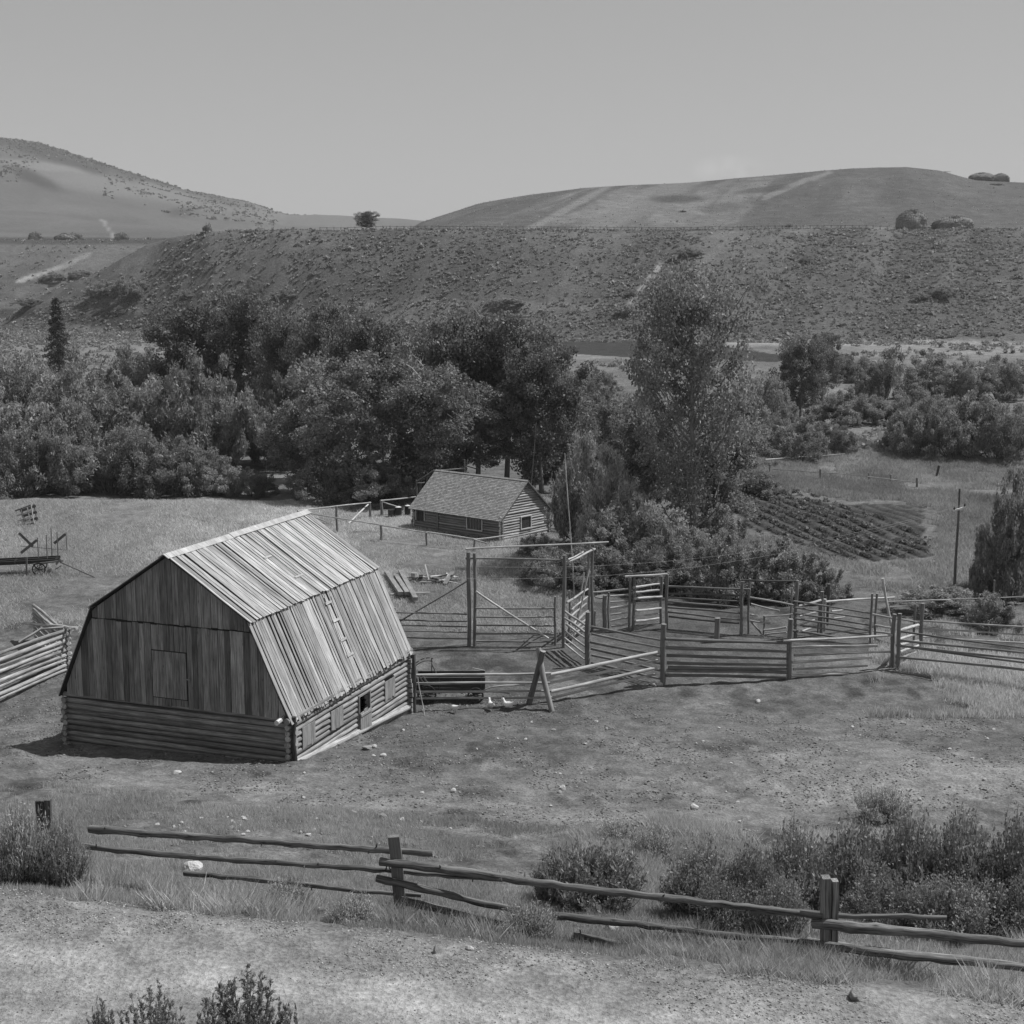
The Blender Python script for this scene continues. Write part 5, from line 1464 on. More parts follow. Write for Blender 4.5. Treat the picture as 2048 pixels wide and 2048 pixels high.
# key, name, px, base, top, width, label, cat, group
TREES = [
 ('s0', 'spruce_tree', 120, 775, 596, 84, 'dark narrow conifer standing above the willows at the left edge', 'tree', None),
 ('c0', 'cottonwood_tree', 400, 880, 618, 150, 'broad cottonwood with pale lower leaves, first tall crown left of the row', 'tree', TG),
 ('c2', 'cottonwood_tree', 512, 880, 596, 150, 'tallest dark cottonwood in the left half, below the far river meadow', 'tree', TG),
 ('c1', 'cottonwood_tree', 590, 900, 640, 120, 'narrow cottonwood between the tall left crown and the twin crowns', 'tree', TG),
 ('c2', 'cottonwood_tree', 655, 920, 622, 140, 'left one of the twin cottonwood crowns above the willow gap', 'tree', TG),
 ('c0', 'cottonwood_tree', 740, 940, 640, 150, 'right one of the twin cottonwood crowns above the willow gap', 'tree', TG),
 ('c3', 'cottonwood_tree', 700, 1000, 715, 210, 'near cottonwood with a pale leaning trunk above the meadow edge', 'tree', TG),
 ('c1', 'cottonwood_tree', 838, 1000, 745, 190, 'cottonwood with bare white dead twigs left of the cabin roof', 'tree', TG),
 ('c0', 'cottonwood_tree', 905, 960, 640, 180, 'high dark cottonwood straight behind the cabin ridge', 'tree', TG),
 ('c1', 'cottonwood_tree', 1015, 965, 640, 190, 'high dark cottonwood behind the right end of the cabin roof', 'tree', TG),
 ('c2', 'cottonwood_tree', 1085, 985, 700, 170, 'rounded cottonwood closing the right end of the row behind the cabin', 'tree', TG),
 ('c3', 'cottonwood_tree', 960, 985, 775, 190, 'lower shadowy cottonwood directly over the cabin roof', 'tree', TG),
 ('c2', 'cottonwood_tree', 620, 985, 800, 150, 'low dark cottonwood beside the sunlit clearing', 'tree', TG),
 ('ca', 'cottonwood_tree', 1388, 1120, 543, 236, 'tallest airy cottonwood with pale trunk right of the cabin', 'tree', None),
 ('c0', 'cottonwood_tree', 1300, 1050, 800, 150, 'smaller dark cottonwood tucked left of the tallest airy one', 'tree', None),
 ('c1', 'cottonwood_tree', 1430, 1090, 850, 180, 'leafy dark cottonwood low at the right foot of the tallest one', 'tree', None),
 ('w1', 'willow_bush', 55, 990, 840, 130, 'front willow bush at the very left edge above the crate', 'bush', WG),
 ('w0', 'willow_bush', 140, 985, 826, 130, 'front willow bush second from the left edge', 'bush', WG),
 ('w3', 'willow_bush', 220, 985, 850, 120, 'front willow bush above the bright mound of the meadow', 'bush', WG),
 ('w1', 'willow_bush', 295, 986, 838, 120, 'front willow bush above the middle of the hay meadow', 'bush', WG),
 ('w2', 'willow_bush', 370, 988, 862, 110, 'lower front willow bush before the clearing', 'bush', WG),
 ('w2', 'willow_bush', 430, 990, 915, 90, 'small front bush left of the clearing path', 'bush', WG),
 ('w2', 'willow_bush', 505, 992, 930, 76, 'small round bush at the mouth of the clearing', 'bush', WG),
 ('w3', 'willow_bush', 90, 945, 740, 160, 'tall grey willow in the second row at far left', 'bush', WG),
 ('w0', 'willow_bush', 185, 945, 730, 160, 'tall grey willow in the second row below the conifer', 'bush', WG),
 ('w1', 'willow_bush', 275, 945, 742, 160, 'tall grey willow in the middle of the second row', 'bush', WG),
 ('w3', 'willow_bush', 360, 945, 730, 150, 'tall grey willow of the second row below the pale leaved cottonwood', 'bush', WG),
 ('w0', 'willow_bush', 440, 940, 702, 130, 'tall slim willow left of the clearing path', 'bush', WG),
 ('w1', 'willow_bush', 60, 890, 690, 150, 'hindmost willow at the left edge under the conifer', 'bush', WG),
 ('w0', 'willow_bush', 200, 880, 690, 140, 'hindmost willow right of the conifer', 'bush', WG),
 ('w3', 'willow_bush', 310, 880, 695, 140, 'hindmost willow between conifer and first cottonwood', 'bush', WG),
 ('w3', 'willow_bush', 540, 890, 690, 110, 'tall willow just behind the clearing', 'bush', WG),
 ('wr', 'willow_bush', 590, 935, 735, 150, 'smooth rounded grey willow right of the clearing', 'bush', WG),
 ('w0', 'willow_bush', 560, 905, 820, 90, 'short willow at the right bank of the clearing', 'bush', WG),
 ('w2', 'willow_bush', 770, 1000, 900, 130, 'dark undergrowth bush below the dead twigs', 'bush', WG),
 ('w2', 'willow_bush', 870, 985, 880, 130, 'dark undergrowth bush behind the left end of the cabin', 'bush', WG),
 ('w0', 'willow_bush', 1150, 880, 738, 140, 'grey green willow right of the cottonwood row, farther back', 'bush', RG),
 ('w2', 'willow_bush', 1215, 900, 765, 140, 'round dark willow left of the tallest cottonwood', 'bush', RG),
 ('w3', 'willow_bush', 1140, 960, 800, 140, 'willow above the thin tall pole', 'bush', RG),
 ('w0', 'willow_bush', 1235, 1010, 830, 160, 'dense willow left of the tallest cottonwood trunk', 'bush', RG),
 ('w2', 'willow_bush', 1078, 1108, 1062, 60, 'small dark bush under the cabin gable window', 'bush', RG),
 ('w2', 'willow_bush', 660, 1004, 905, 120, 'dark undergrowth bush around the pale leaning trunk', 'bush', WG),
 ('w2', 'willow_bush', 740, 1006, 900, 120, 'dark undergrowth bush between the yard fence and the cottonwoods', 'bush', WG),
 ('wl', 'willow_bush', 1168, 1090, 872, 130, 'light fuzzy willow just right of the cabin gable', 'bush', RG),
 ('wl', 'willow_bush', 1225, 1130, 900, 160, 'light fuzzy willow behind the tall thin pole', 'bush', RG),
 ('w2', 'willow_bush', 1270, 1150, 960, 150, 'darker willow at the foot of the tallest cottonwood', 'bush', RG),
 ('w2', 'willow_bush', 1110, 1170, 1085, 120, 'low dark bush seen through the tall gate frame', 'bush', RG),
 ('w2', 'willow_bush', 1190, 1175, 1070, 130, 'low dark bush behind the leaning poles', 'bush', RG),
 ('w2', 'willow_bush', 1310, 1180, 1060, 150, 'dark bush behind the small overhead frame', 'bush', RG),
 ('wm', 'willow_bush', 1455, 1200, 1062, 150, 'pale leafy bush behind the dim back fence', 'bush', RG),
 ('wm', 'willow_bush', 1560, 1195, 1075, 150, 'pale leafy bush behind the dark overhead frame', 'bush', RG),
 ('wm', 'willow_bush', 1640, 1200, 1120, 100, 'small pale bush at the lower edge of the garden', 'bush', RG),
 ('w2', 'willow_bush', 1390, 1180, 1090, 110, 'small dark leafy bush between the two overhead frames', 'bush', RG),
 ('wr', 'willow_bush', 1590, 916, 822, 128, 'single round willow bush with a deep shadow above the garden fence', 'bush', RG),
 ('wr', 'willow_bush', 1830, 905, 785, 130, 'left lobe of the big rounded willow bank at right', 'bush', RG),
 ('wr', 'willow_bush', 1910, 914, 776, 150, 'middle and highest lobe of the big rounded willow bank', 'bush', RG),
 ('wr', 'willow_bush', 1995, 918, 785, 150, 'right lobe of the big rounded willow bank at the photo edge', 'bush', RG),
 ('w1', 'willow_bush', 1530, 850, 740, 110, 'tall willow behind the single round willow, left side', 'bush', RG),
 ('c0', 'cottonwood_tree', 1600, 840, 680, 90, 'small dark cottonwood with a ragged top above the round willow', 'tree', RG),
 ('c2', 'cottonwood_tree', 1645, 810, 672, 70, 'pointed dark little cottonwood beside the ragged one', 'tree', RG),
 ('w2', 'willow_bush', 1690, 850, 770, 120, 'dark bush between the round willow and the willow bank', 'bush', RG),
 ('w2', 'willow_bush', 1750, 850, 785, 110, 'dark bush touching the left of the willow bank', 'bush', RG),
 ('w3', 'willow_bush', 1765, 800, 690, 100, 'tall fuzzy bush rising behind the middle of the right valley', 'bush', RG),
 ('wr', 'willow_bush', 1868, 795, 702, 130, 'rounded grey bush behind the willow bank', 'bush', RG),
 ('w2', 'willow_bush', 2000, 800, 702, 110, 'dark bush behind the willow bank at the photo edge', 'bush', RG),
 ('w2', 'willow_bush', 1700, 760, 700, 90, 'low bush just below the pale river bank', 'bush', RG),
 ('wl', 'willow_bush', 1470, 860, 770, 100, 'light bush at the right shoulder of the tallest cottonwood', 'bush', RG),
 ('wm', 'willow_bush', 2020, 1200, 945, 130, 'light leaved tall bush at the right edge by the utility pole', 'bush', RG),
 ('wm', 'willow_bush', 1975, 1178, 1050, 80, 'light leafy bush right behind the utility pole', 'bush', RG),
 ('w2', 'willow_bush', 1880, 1225, 1165, 130, 'low dark shrub behind the long straight rail', 'bush', RG),
 ('wm', 'willow_bush', 1985, 1260, 1185, 100, 'pale round weedy bush below the long straight rail', 'bush', RG),
]
TREES += [('wr', 'willow_bush', 1660, 905, 840, 90, 'low rounded bush between the single round willow and the willow bank', 'bush', RG),
 ('w2', 'willow_bush', 1470, 930, 850, 110, 'bush squeezed between the tallest cottonwood and the single round willow', 'bush', RG),
 ('w3', 'willow_bush', 1500, 985, 935, 100, 'low scrub at the upper left corner of the garden', 'bush', RG),
 ('wm', 'willow_bush', 1440, 1120, 1010, 120, 'pale scrub at the lower left corner of the garden', 'bush', RG),
 ('w2', 'willow_bush', 1345, 1150, 1030, 120, 'dense scrub hiding the foot of the tallest cottonwood', 'bush', RG),
('w2', 'willow_bush', 480, 880, 760, 110, 'dim willow between the slim willow and the rounded grey one', 'bush', WG),
 ('w3', 'willow_bush', 130, 905, 725, 150, 'third row willow straight under the conifer', 'bush', WG), ('w0', 'willow_bush', 20, 930, 770, 130, 'willow mass cut by the left photo edge', 'bush', WG),
 ('w2', 'willow_bush', 245, 905, 745, 130, 'rounded willow filling the middle of the thicket', 'bush', WG), ('w2', 'willow_bush', 330, 915, 760, 120, 'rounded willow under the first tall cottonwood', 'bush', WG),
 ('w2', 'willow_bush', 40, 800, 700, 110, 'low willow behind the thicket at the left edge', 'bush', WG), ('w0', 'willow_bush', 270, 830, 690, 120, 'low willow behind the thicket, beside the river meadow', 'bush', WG),
 ('w2', 'willow_bush', 1180, 810, 725, 110, 'low bush below the river bend, right of the cottonwood row', 'bush', RG), ('w0', 'willow_bush', 1130, 800, 735, 90, 'low bush touching the right crown of the cottonwood row', 'bush', RG),
 ('w2', 'willow_bush', 1830, 850, 760, 120, 'bush squeezed between the fuzzy bush and the willow bank', 'bush', RG), ('w0', 'willow_bush', 1920, 800, 715, 90, 'small bush between the two rounded grey ones at right', 'bush', RG)]
for t in TREES: plant(*t)
# shrubs on the far slopes
FG = 'scattered shrubs on the far slopes'
for t in [
 ('w2', 205, 592, 556, 62, 'dark shrub left of the large clump at the foot of the bluff'), ('w2', 258, 594, 550, 90, 'largest dark shrub clump at the foot of the bluff, left side'),
 ('w2', 372, 598, 577, 40, 'small dark shrub between the two large clumps below the bluff'), ('w2', 490, 601, 566, 70, 'low dark shrub clump below the bluff'),
 ('w0', 512, 600, 556, 44, 'taller dark shrub on the right end of the low clump'), ('w2', 572, 598, 574, 60, 'dim flat shrub right of the low clump'),
 ('w2', 60, 612, 594, 60, 'low shrub by the far river at the left edge'), ('w2', 1375, 514, 492, 56, 'dark shrub high on the middle of the bluff'),
 ('w2', 1883, 593, 571, 52, 'dark round shrub on the right side of the bluff'), ('w2', 1842, 600, 583, 34, 'small shrub left of the dark round one on the bluff'),
 ('w2', 1255, 628, 607, 44, 'dark shrub below the pale washed gully'), ('w2', 1262, 592, 578, 24, 'small dark shrub inside the pale washed gully'),
 ('w2', 1020, 608, 592, 70, 'flat dark shrub at the middle foot of the bluff'), ('w2', 1610, 525, 513, 26, 'little shrub on the upper bluff under the right hill'),
 ('w2', 110, 560, 545, 50, 'shrub beside the pale winding track at left'), ('w2', 165, 556, 538, 60, 'shrub patch below the bend of the pale track')]:
    plant(t[0], 'shrub', t[1], t[2], t[3], t[4], t[5], 'shrub', FG)
def horiz(key, name, px, by, ty, w, Y, label, cat, group=None):
    return plant(key, name, px, by, ty, w, label, cat, group, Y=Y)
horiz('c0', 'skyline_tree', 733, 465, 424, 38, 446, 'lone leafy tree on the skyline in the middle of the photo', 'tree')
horiz('w0', 'skyline_tree', 415, 470, 445, 18, 455, 'tiny round tree on the left skyline of the bluff', 'tree')
horiz('w2', 'shrub', 244, 484, 462, 30, 700, 'dark round shrub on the far left bench', 'shrub', FG)
horiz('w2', 'shrub', 70, 482, 461, 28, 700, 'dark round shrub on the bench near the left edge', 'shrub', FG)
horiz('w2', 'shrub', 148, 474, 463, 34, 720, 'dark shrub behind the hay bale on the left bench', 'shrub', FG)
horiz('w2', 'shrub', 350, 480, 470, 40, 640, 'low shrub at the right end of the left bench', 'shrub', FG)
horiz('w2', 'shrub', 1365, 436, 420, 14, 560, 'small black speck, modelled as a shrub, on the pale slope of the right hill', 'shrub', FG)  # unidentified dark speck, a shrub mesh stands in for it
horiz('w2', 'shrub', 1888, 352, 343, 20, 795, 'small shrub on the right skyline before the stacks', 'shrub', FG)
horiz('w2', 'shrub', 1990, 384, 366, 28, 720, 'round shrub under the skyline haystacks at the right edge', 'shrub', FG)
horiz('w2', 'shrub', 1578, 455, 446, 14, 470, 'tiny shrub at the foot of the right hill', 'shrub', FG)

# haystacks
def haystack(px, by, ty, w, Y, label, seed, flat=.75):
    rng = np.random.default_rng(seed)
    g = at(px, by, Y); g.z = Z(g.x, g.y)
    h = topz(g, ty) - g.z; r = w / F * g.y / 2
    n, k = 44, 22; V = []; Fc = []
    for j in range(k + 1):
        t = j / k; z = math.sin(t * PI / 2) ** .9; rr = (1 - z ** 4.) ** .5 if t < 1 else 0
        rr = rr * (1 + .08 * math.sin(PI * z))
        for i in range(n):
            a = 2 * PI * i / n; q = 1 + .22 * float(fbm(np.array(math.cos(a) * 2 + seed), np.array(math.sin(a) * 2 + z * 2), 3, seed)) + rng.uniform(-.03, .03)
            V.append(g + Vector((math.cos(a) * r * rr * q, math.sin(a) * r * rr * q * flat, h * (z * (.94 + .08 * math.sin(a * 2 + seed)) - .03))))
    for j in range(k):
        for i in range(n): i2 = (i + 1) % n; Fc.append((j * n + i, j * n + i2, (j + 1) * n + i2, (j + 1) * n + i))
    m = MB(); m.raw(V, Fc, 1.)
    # straw tufts sticking out
    for _ in range(3000):
        v = V[random.randrange(len(V) - n)]; o = (v - (g + UP * h * .3)).normalized()
        d = (o + Vector((random.uniform(-.6, .6), random.uniform(-.6, .6), random.uniform(-.9, .3)))).normalized() * random.uniform(.2, .5)
        s = d.cross(UP).normalized() * .08
        m.raw([v - s, v + s, v + d], [(0, 1, 2)], random.uniform(.6, 1.5))
    o = m.build('haystack', HAYM, None, g); return tag(o, label, 'haystack', 'haystacks on the benches')
haystack(1825, 460, 419, 60, 450, 'taller rounded haystack on the plateau under the right hill', 1)
haystack(1908, 459, 432, 72, 452, 'lower wider haystack just right of the tall one on the plateau', 2)
haystack(1962, 367, 345, 44, 790, 'left haystack on the skyline at the far right', 3)
haystack(2000, 368, 347, 36, 800, 'right haystack on the skyline cut by the photo edge', 4)
haystack(130, 486, 467, 40, 690, 'pale squat haystack alone on the far left bench', 5)

# fence line along the plateau edge (thin dark posts)
root = thing('plateau_fence', at(900, 459, 442), 'thin dark wire fence running along the plateau edge under the right hill', 'fence')
root.location.z = Z(root.location.x, root.location.y)
m = MB(); pts = []
for i in range(90):
    px = 640 + i * 14; p = at(px, 460, 443.5); p.z = Z(p.x, p.y)
    m.tube([p, p + UP * 1.2], .09, 5, .6); pts.append(p + UP * 1.)
m.build('posts', RAILD, root)['kind'] = 'stuff'
m = MB(); m.tube(pts, .05, 4, .5); m.build('wire', RAILD, root)

# ---- stuff: sagebrush on the bluff, valley and hills
def scatter_clumps(name, P, size, leafn, mat, seed, tonef, leafs=.4, label=None):
    rng = np.random.default_rng(seed); n = len(P)
    s = size * rng.uniform(.35, 1.0, n) * np.where(rng.uniform(0, 1, n) < .15, 1.9, 1.15)
    C = np.repeat(P, leafn, 0); S_ = np.repeat(s, leafn)
    o = rng.normal(size=(n * leafn, 3)); o /= np.linalg.norm(o, axis=1)[:, None]; o *= rng.uniform(.3, 1, (n * leafn, 1))
    o[:, 2] = np.abs(o[:, 2]) * .75
    C = C + o * S_[:, None]
    T = np.repeat(tonef * rng.uniform(.75, 1.3, n), leafn) * rng.uniform(.8, 1.25, n * leafn)
    V, T = leafquads(rng, C, 1.0, T, 1.3, .5)
    Vq = V.reshape(-1, 4, 3); c = Vq.mean(1, keepdims=True); Vq = c + (Vq - c) * (S_ * leafs)[:, None, None]
    me = leafmesh(name, Vq.reshape(-1, 3), T, mat); o = bpy.data.objects.new(name, me); COL.objects.link(o)
    return tag(o, label, None, None, 'stuff')
rng = np.random.default_rng(5)
def pts_region(n, colr, Yr_, dens, seed):
    r = np.random.default_rng(seed)
    c = r.uniform(*colr, n); y = np.exp(r.uniform(math.log(Yr_[0]), math.log(Yr_[1]), n)); x = (c - 1024) / F * y * .988
    k = r.uniform(0, 1, n) < dens(c, x, y); x, y = x[k], y[k]
    return np.stack([x, y, terr(x, y)], 1)
P = pts_region(36000, (-120, 2100), (352, 456), lambda c, x, y: np.clip(.55 + .9 * fbm((x - .4 * y) / 16, y / 160, 3, 21) * -1 + .5 * fbm(x / 7, y / 7, 2, 3), .05, 1), 1)
scatter_clumps('sagebrush', P, .62, 10, LEAF_S, 2, 1.05, .7, 'grey sagebrush speckling the whole bluff')
P = pts_region(15000, (-100, 2100), (150, 360), lambda c, x, y: np.clip(.35 + 1.2 * fbm(x / 22, y / 22, 3, 8), 0, 1), 3)
px_, py_ = proj(P[:, 0], P[:, 1], P[:, 2])
keep = ~((px_ > 1450) & (py_ > 905)) & ~((px_ < 660) & (py_ > 930)) & ~((py_ > 610) & (py_ < 672) & (px_ < 360)) & ~((py_ > 674) & (py_ < 726) & (px_ > 1075) & (px_ < 1575))
scatter_clumps('valley_brush', P[keep], 1.0, 22, LEAF_B, 4, .95, .42, 'low brush covering the valley floor around the river')
P = pts_region(6000, (850, 2100), (465, 790), lambda c, x, y: np.clip(.3 + .8 * fbm(x / 30, y / 30, 3, 9), 0, 1), 5)
scatter_clumps('hill_brush', P, .34, 6, LEAF_S, 6, 1.3, .8, 'sparse low brush on the right hill')
P = pts_region(9000, (-60, 640), (380, 760), lambda c, x, y: np.clip(.2 + .8 * fbm(x / 30, y / 30, 3, 19), 0, 1), 7)
scatter_clumps('bench_brush', P, .75, 8, LEAF_S, 8, .9, .8, 'sparse low brush on the left benches')
# distant forest along the crest of the left mountain
r = np.random.default_rng(12); n = 2600; c = r.uniform(-60, 640, n); y = 3000 - np.abs(r.normal(size=n)) * 90 * np.clip((560 - c) / 300, .25, 1.4)
x = (c - 1024) / F * y * .988; kp = (fbm(c / 22, y / 300, 3, 5) > -.15) | (c < 330)
P = np.stack([x, y, terr(x, y)], 1)[kp]
c = r.uniform(-60, 560, 1500); y = r.uniform(1900, 2950, 1500); x = (c - 1024) / F * y * .988
kp = fbm((x + .3 * y) / 130, y / 420, 4, 6) > .12 - .2 * (y > 2500)
P = np.concatenate([P, np.stack([x, y, terr(x, y)], 1)[kp]])
scatter_clumps('distant_forest', P, 2.8, 7, LEAF_C, 13, 1.5, .9, 'dark distant forest along the mountain crest')
# garden crops
r = np.random.default_rng(14); C = []
gl = (gB - gA).length
for row in range(-9, 3):
    for k in range(150):
        t = r.uniform(-.25, 1.0) * gl; v = row * 1.208 + 1.0 + r.normal() * .12
        p = gA + gd * t + gn * v
        if r.uniform() < (.85 if -6 < row < 1 else .4) * (.55 + .9 * vnoise(np.array(p.x / 1.7), np.array(p.y / 1.7), 4)): C.append((p.x, p.y, Z(p.x, p.y) + .05))
C = np.array(C); qx, qy = proj(C[:, 0], C[:, 1], C[:, 2]); C = C[(qx < 1865) & (qx > 1470) & (qy < 1125)]
scatter_clumps('garden_crops', C, .27, 16, LEAF_E, 15, .6, .5, 'rows of leafy vegetables in the garden plot')

# ---- dry grass
def grass(name, P, h, w, tone_, seed, lean=.35, label=None):
    r = np.random.default_rng(seed); n = len(P)
    a = r.uniform(0, 6.28, n); hh = h * r.uniform(.5, 1.4, n); b = r.uniform(0, 6.28, n)
    side = np.stack([np.cos(a), np.sin(a), np.zeros(n)], 1) * (w * r.uniform(.7, 1.3, n))[:, None]
    ln = np.stack([np.cos(b), np.sin(b), np.zeros(n)], 1) * (hh * lean * r.uniform(0, 1.5, n))[:, None]
    up = np.stack([np.zeros(n), np.zeros(n), hh], 1)
    V = np.stack([P - side, P + side, P + ln * .56 + up * .6 + side * .6, P + ln + up], 1).reshape(-1, 3)
    pn = 1 + .42 * fbm(P[:, 0] / 4.5, P[:, 1] / 10, 4, 66) + .35 * fbm(P[:, 0] / 16, P[:, 1] / 22, 3, 67)
    T = np.repeat(tone_ * np.clip(pn, .4, 1.8) * r.uniform(.65, 1.35, n), 4)
    me = leafmesh(name, V, T, GRASSM); o = bpy.data.objects.new(name, me); COL.objects.link(o)
    return tag(o, label, None, None, 'stuff')
def tufts(n, per, spread, region, seed):
    r = np.random.default_rng(seed)
    P = region(r, n); P = np.repeat(P, per, 0); P = P + r.normal(size=P.shape) * np.array([spread, spread]);
    return np.stack([P[:, 0], P[:, 1], terr(P[:, 0], P[:, 1]) - .01], 1)
def reg_s(s0, s1, x0, x1, ex=0.):
    def f(r, n):
        s = r.uniform(s0, s1, n * 3); x = r.uniform(x0, x1, n * 3); y = s - .23 * x
        d = fbm(x / 1.6, y / 1.6, 3, 44); k = d > ex; return np.stack([x[k], y[k]], 1)[:n]
    return f
P = tufts(7000, 22, .16, reg_s(23.2, 31, -13, 13, -.25), 51)
grass('verge_grass', P, .13, .006, .27, 52, .5, 'dry grass tufts along the fence below the road')
P = tufts(1300, 40, .16, reg_s(22.7, 25.4, 2.5, 11, -.1), 54)
grass('edge_grass', P, .2, .006, .34, 50, .7, 'pale soft grass at the road edge on the right')
P = tufts(420, 46, .13, reg_s(23.0, 26.0, -13, 8, .18), 53)
grass('tall_grass', P, .42, .007, .33, 54, .6, 'taller pale bent grass around the rail fence')
P = tufts(9000, 20, .15, reg_s(29, 40, -16, 17, .06), 55)
grass('slope_grass', P, .14, .006, .31, 56, .5, 'short dry grass on the slope behind the rail fence')
def reg_r(r, n):
    x = r.uniform(2, 19, n * 4); s = r.uniform(29, 42, n * 4); y = s - .23 * x; d = fbm(x / 2.5, y / 2.5, 3, 45) + .12 * (x - 8) / 6 ; k = d > 0.0; return np.stack([x[k], y[k]], 1)[:n]
P = tufts(7000, 36, .16, reg_r, 57)
grass('pale_grass', P, .30, .008, .34, 58, .6, 'pale feathery grass on the slope at right')
def reg_m(c0, c1, Y0, Y1, ex, sc, sd):
    def f(r, n):
        c = r.uniform(c0, c1, n * 6); y = r.uniform(Y0, Y1, n * 6); x = (c - 1024) / F * y * .988
        k = fbm(x / sc, y / sc * .6, 3, sd) > ex; return np.stack([x[k], y[k]], 1)[:n]
    return f
P = tufts(18000, 18, .4, reg_m(-60, 1150, 74, 122, -.3, 5, 46), 59)
grass('hay_meadow_grass', P, .18, .016, .37, 60, .9, 'long shaggy grass of the hay meadow left of the cabin')
P = tufts(16000, 18, .4, reg_m(1440, 2150, 84, 170, -.35, 5, 47), 61)
qx, qy = proj(P[:, 0], P[:, 1], P[:, 2]); P = P[~((qx > 1430) & (qx < 1870 + 25 * fbm(P[:, 0], P[:, 1], 2, 2)) & (qy > 985 + (qx - 1475) * .06 + 14 * fbm(P[:, 0] / 2, P[:, 1] / 2, 2, 1)) & (qy < 1125 - np.maximum(0, 1700 - qx) * .28 + 14 * fbm(P[:, 0] / 2, P[:, 1] / 2, 2, 3)))]
grass('pasture_grass', P, .30, .02, .28, 62, .8, 'long grass around the garden and right pasture')
P = tufts(3500, 12, .2, reg_m(1780, 2150, 58, 76, -.1, 3, 48), 63)
grass('corral_grass', P, .3, .016, .32, 64, .5, 'dry grass inside the right fenced pasture')

# ---- near shrubs
def nearshrub(seed, H, R, nst, leaf, upright, mat, el=2.2, lp_=26):
    rng = np.random.default_rng(seed); tr = MB(); C = []; A = []; T = []
    for i in range(nst):
        a = rng.uniform(0, 6.28); rr = rng.uniform(0, 1) ** .6
        b = np.array([math.cos(a) * rr * R * .35, math.sin(a) * rr * R * .35, 0])
        hh = H * (1 - .45 * rr ** 2) * rng.uniform(.5, 1.1) * (1 + .28 * math.sin(2.3 * a + seed) * rr) * .92
        tip = np.array([math.cos(a) * rr * R, math.sin(a) * rr * R, hh])
        mid = (b + tip) / 2 + np.array([0, 0, -.05 * H]) + rng.normal(size=3) * .04 * H
        tr.tube([Vector(b), Vector(mid), Vector(tip)], [.012, .008, .003], 4, .8)
        tn = rng.uniform(.7, 1.3)
        for k in range(lp_):
            t = rng.uniform(.25, 1.02)
            p = (1 - t) ** 2 * b + 2 * t * (1 - t) * mid + t * t * tip
            d = rng.normal(size=3); d[2] = abs(d[2]) * (1 + upright); d /= np.linalg.norm(d)
            C.append(p + d * leaf * el * .5 + rng.normal(size=3) * .025 * H); A.append(d); T.append(tn * rng.uniform(.7, 1.35))
    C = np.array(C); A = np.array(A); T = np.array(T); ok = C[:, 2] > .02; C, A, T = C[ok], A[ok], T[ok]
    V, T2 = leafquads(rng, C, leaf, T, el); Vq = V.reshape(-1, 4, 3); c = Vq.mean(1)
    L = np.linalg.norm(Vq[:, 2] - Vq[:, 0], axis=1)[:, None] * .5; Vq[:, 0] = c - A * L; Vq[:, 2] = c + A * L
    return leafmesh('shrub_foliage', Vq.reshape(-1, 3), T2, mat), tr, POSTW
mk('n0', 'x', 1.6, 1.2, nearshrub(71, 1.6, 1.2, 420, .045, 1.5, LEAF_E, 2.6, 34)); mk('n1', 'x', 1.6, 1.3, nearshrub(72, 1.6, 1.3, 520, .05, .2, LEAF_E, 1.6, 34))
mk('n2', 'x', 1.6, 1.3, nearshrub(73, 1.6, 1.3, 520, .05, .4, LEAF_E, 1.5, 34))
def plume(seed, H, R, nb, leaf):
    rng = np.random.default_rng(seed); tr = MB(); C = []; A = []; T = []
    for i in range(nb):
        a = i * 2.4 + rng.uniform(-.4, .4); rr = ((i + .5) / nb) ** .5
        tip = np.array([math.cos(a) * rr * R, math.sin(a) * rr * R, H * (1 - .35 * rr ** 1.5) * rng.uniform(.82, 1.0)])
        b = tip * np.array([.12, .12, 0]); mid = b * .5 + tip * .5 + np.array([-.25, -.25, .06]) * tip * .5
        tr.tube([Vector(b), Vector(mid), Vector(tip)], [.016, .010, .003], 5, .7)
        tn = rng.uniform(.75, 1.25)
        for k in range(26):
            t = rng.uniform(.35, 1.0); p = (1 - t) ** 2 * b + 2 * t * (1 - t) * mid + t * t * tip
            d = rng.normal(size=3); d[2] = abs(d[2]) + .5; d /= np.linalg.norm(d); L = R * rng.uniform(.12, .34) * (1.15 - t * .6)
            q = p + d * L
            tr.tube([Vector(p), Vector(q)], [.004, .0015], 3, .7)
            for m_ in range(40):
                u = rng.uniform(.2, 1.05); e = rng.normal(size=3) * .6 + d * .9; e /= np.linalg.norm(e)
                C.append(p + (q - p) * u + e * leaf * 1.1 + rng.normal(size=3) * .006); A.append(e); T.append(tn * rng.uniform(.7, 1.35))
    C = np.array(C); A = np.array(A); T = np.array(T)
    V, T2 = leafquads(rng, C, leaf, T, 2.4); Vq = V.reshape(-1, 4, 3); c = Vq.mean(1)
    L = np.linalg.norm(Vq[:, 2] - Vq[:, 0], axis=1)[:, None] * .5; Vq[:, 0] = c - A * L; Vq[:, 2] = c + A * L
    return leafmesh('sage_foliage', Vq.reshape(-1, 3), T2, LEAF_S), tr, POSTW
mk('sg', 'x', 1.9, .45, plume(74, 1.9, .45, 34, .011))
mk('sh', 'x', 1.9, .45, plume(75, 1.9, .45, 22, .011)); mk('wd', 'x', 1.5, .9, nearshrub(76, 1.5, .9, 420, .02, 2.5, LEAF_W, 5, 26))
NG = 'leafy shrubs behind the near fence'
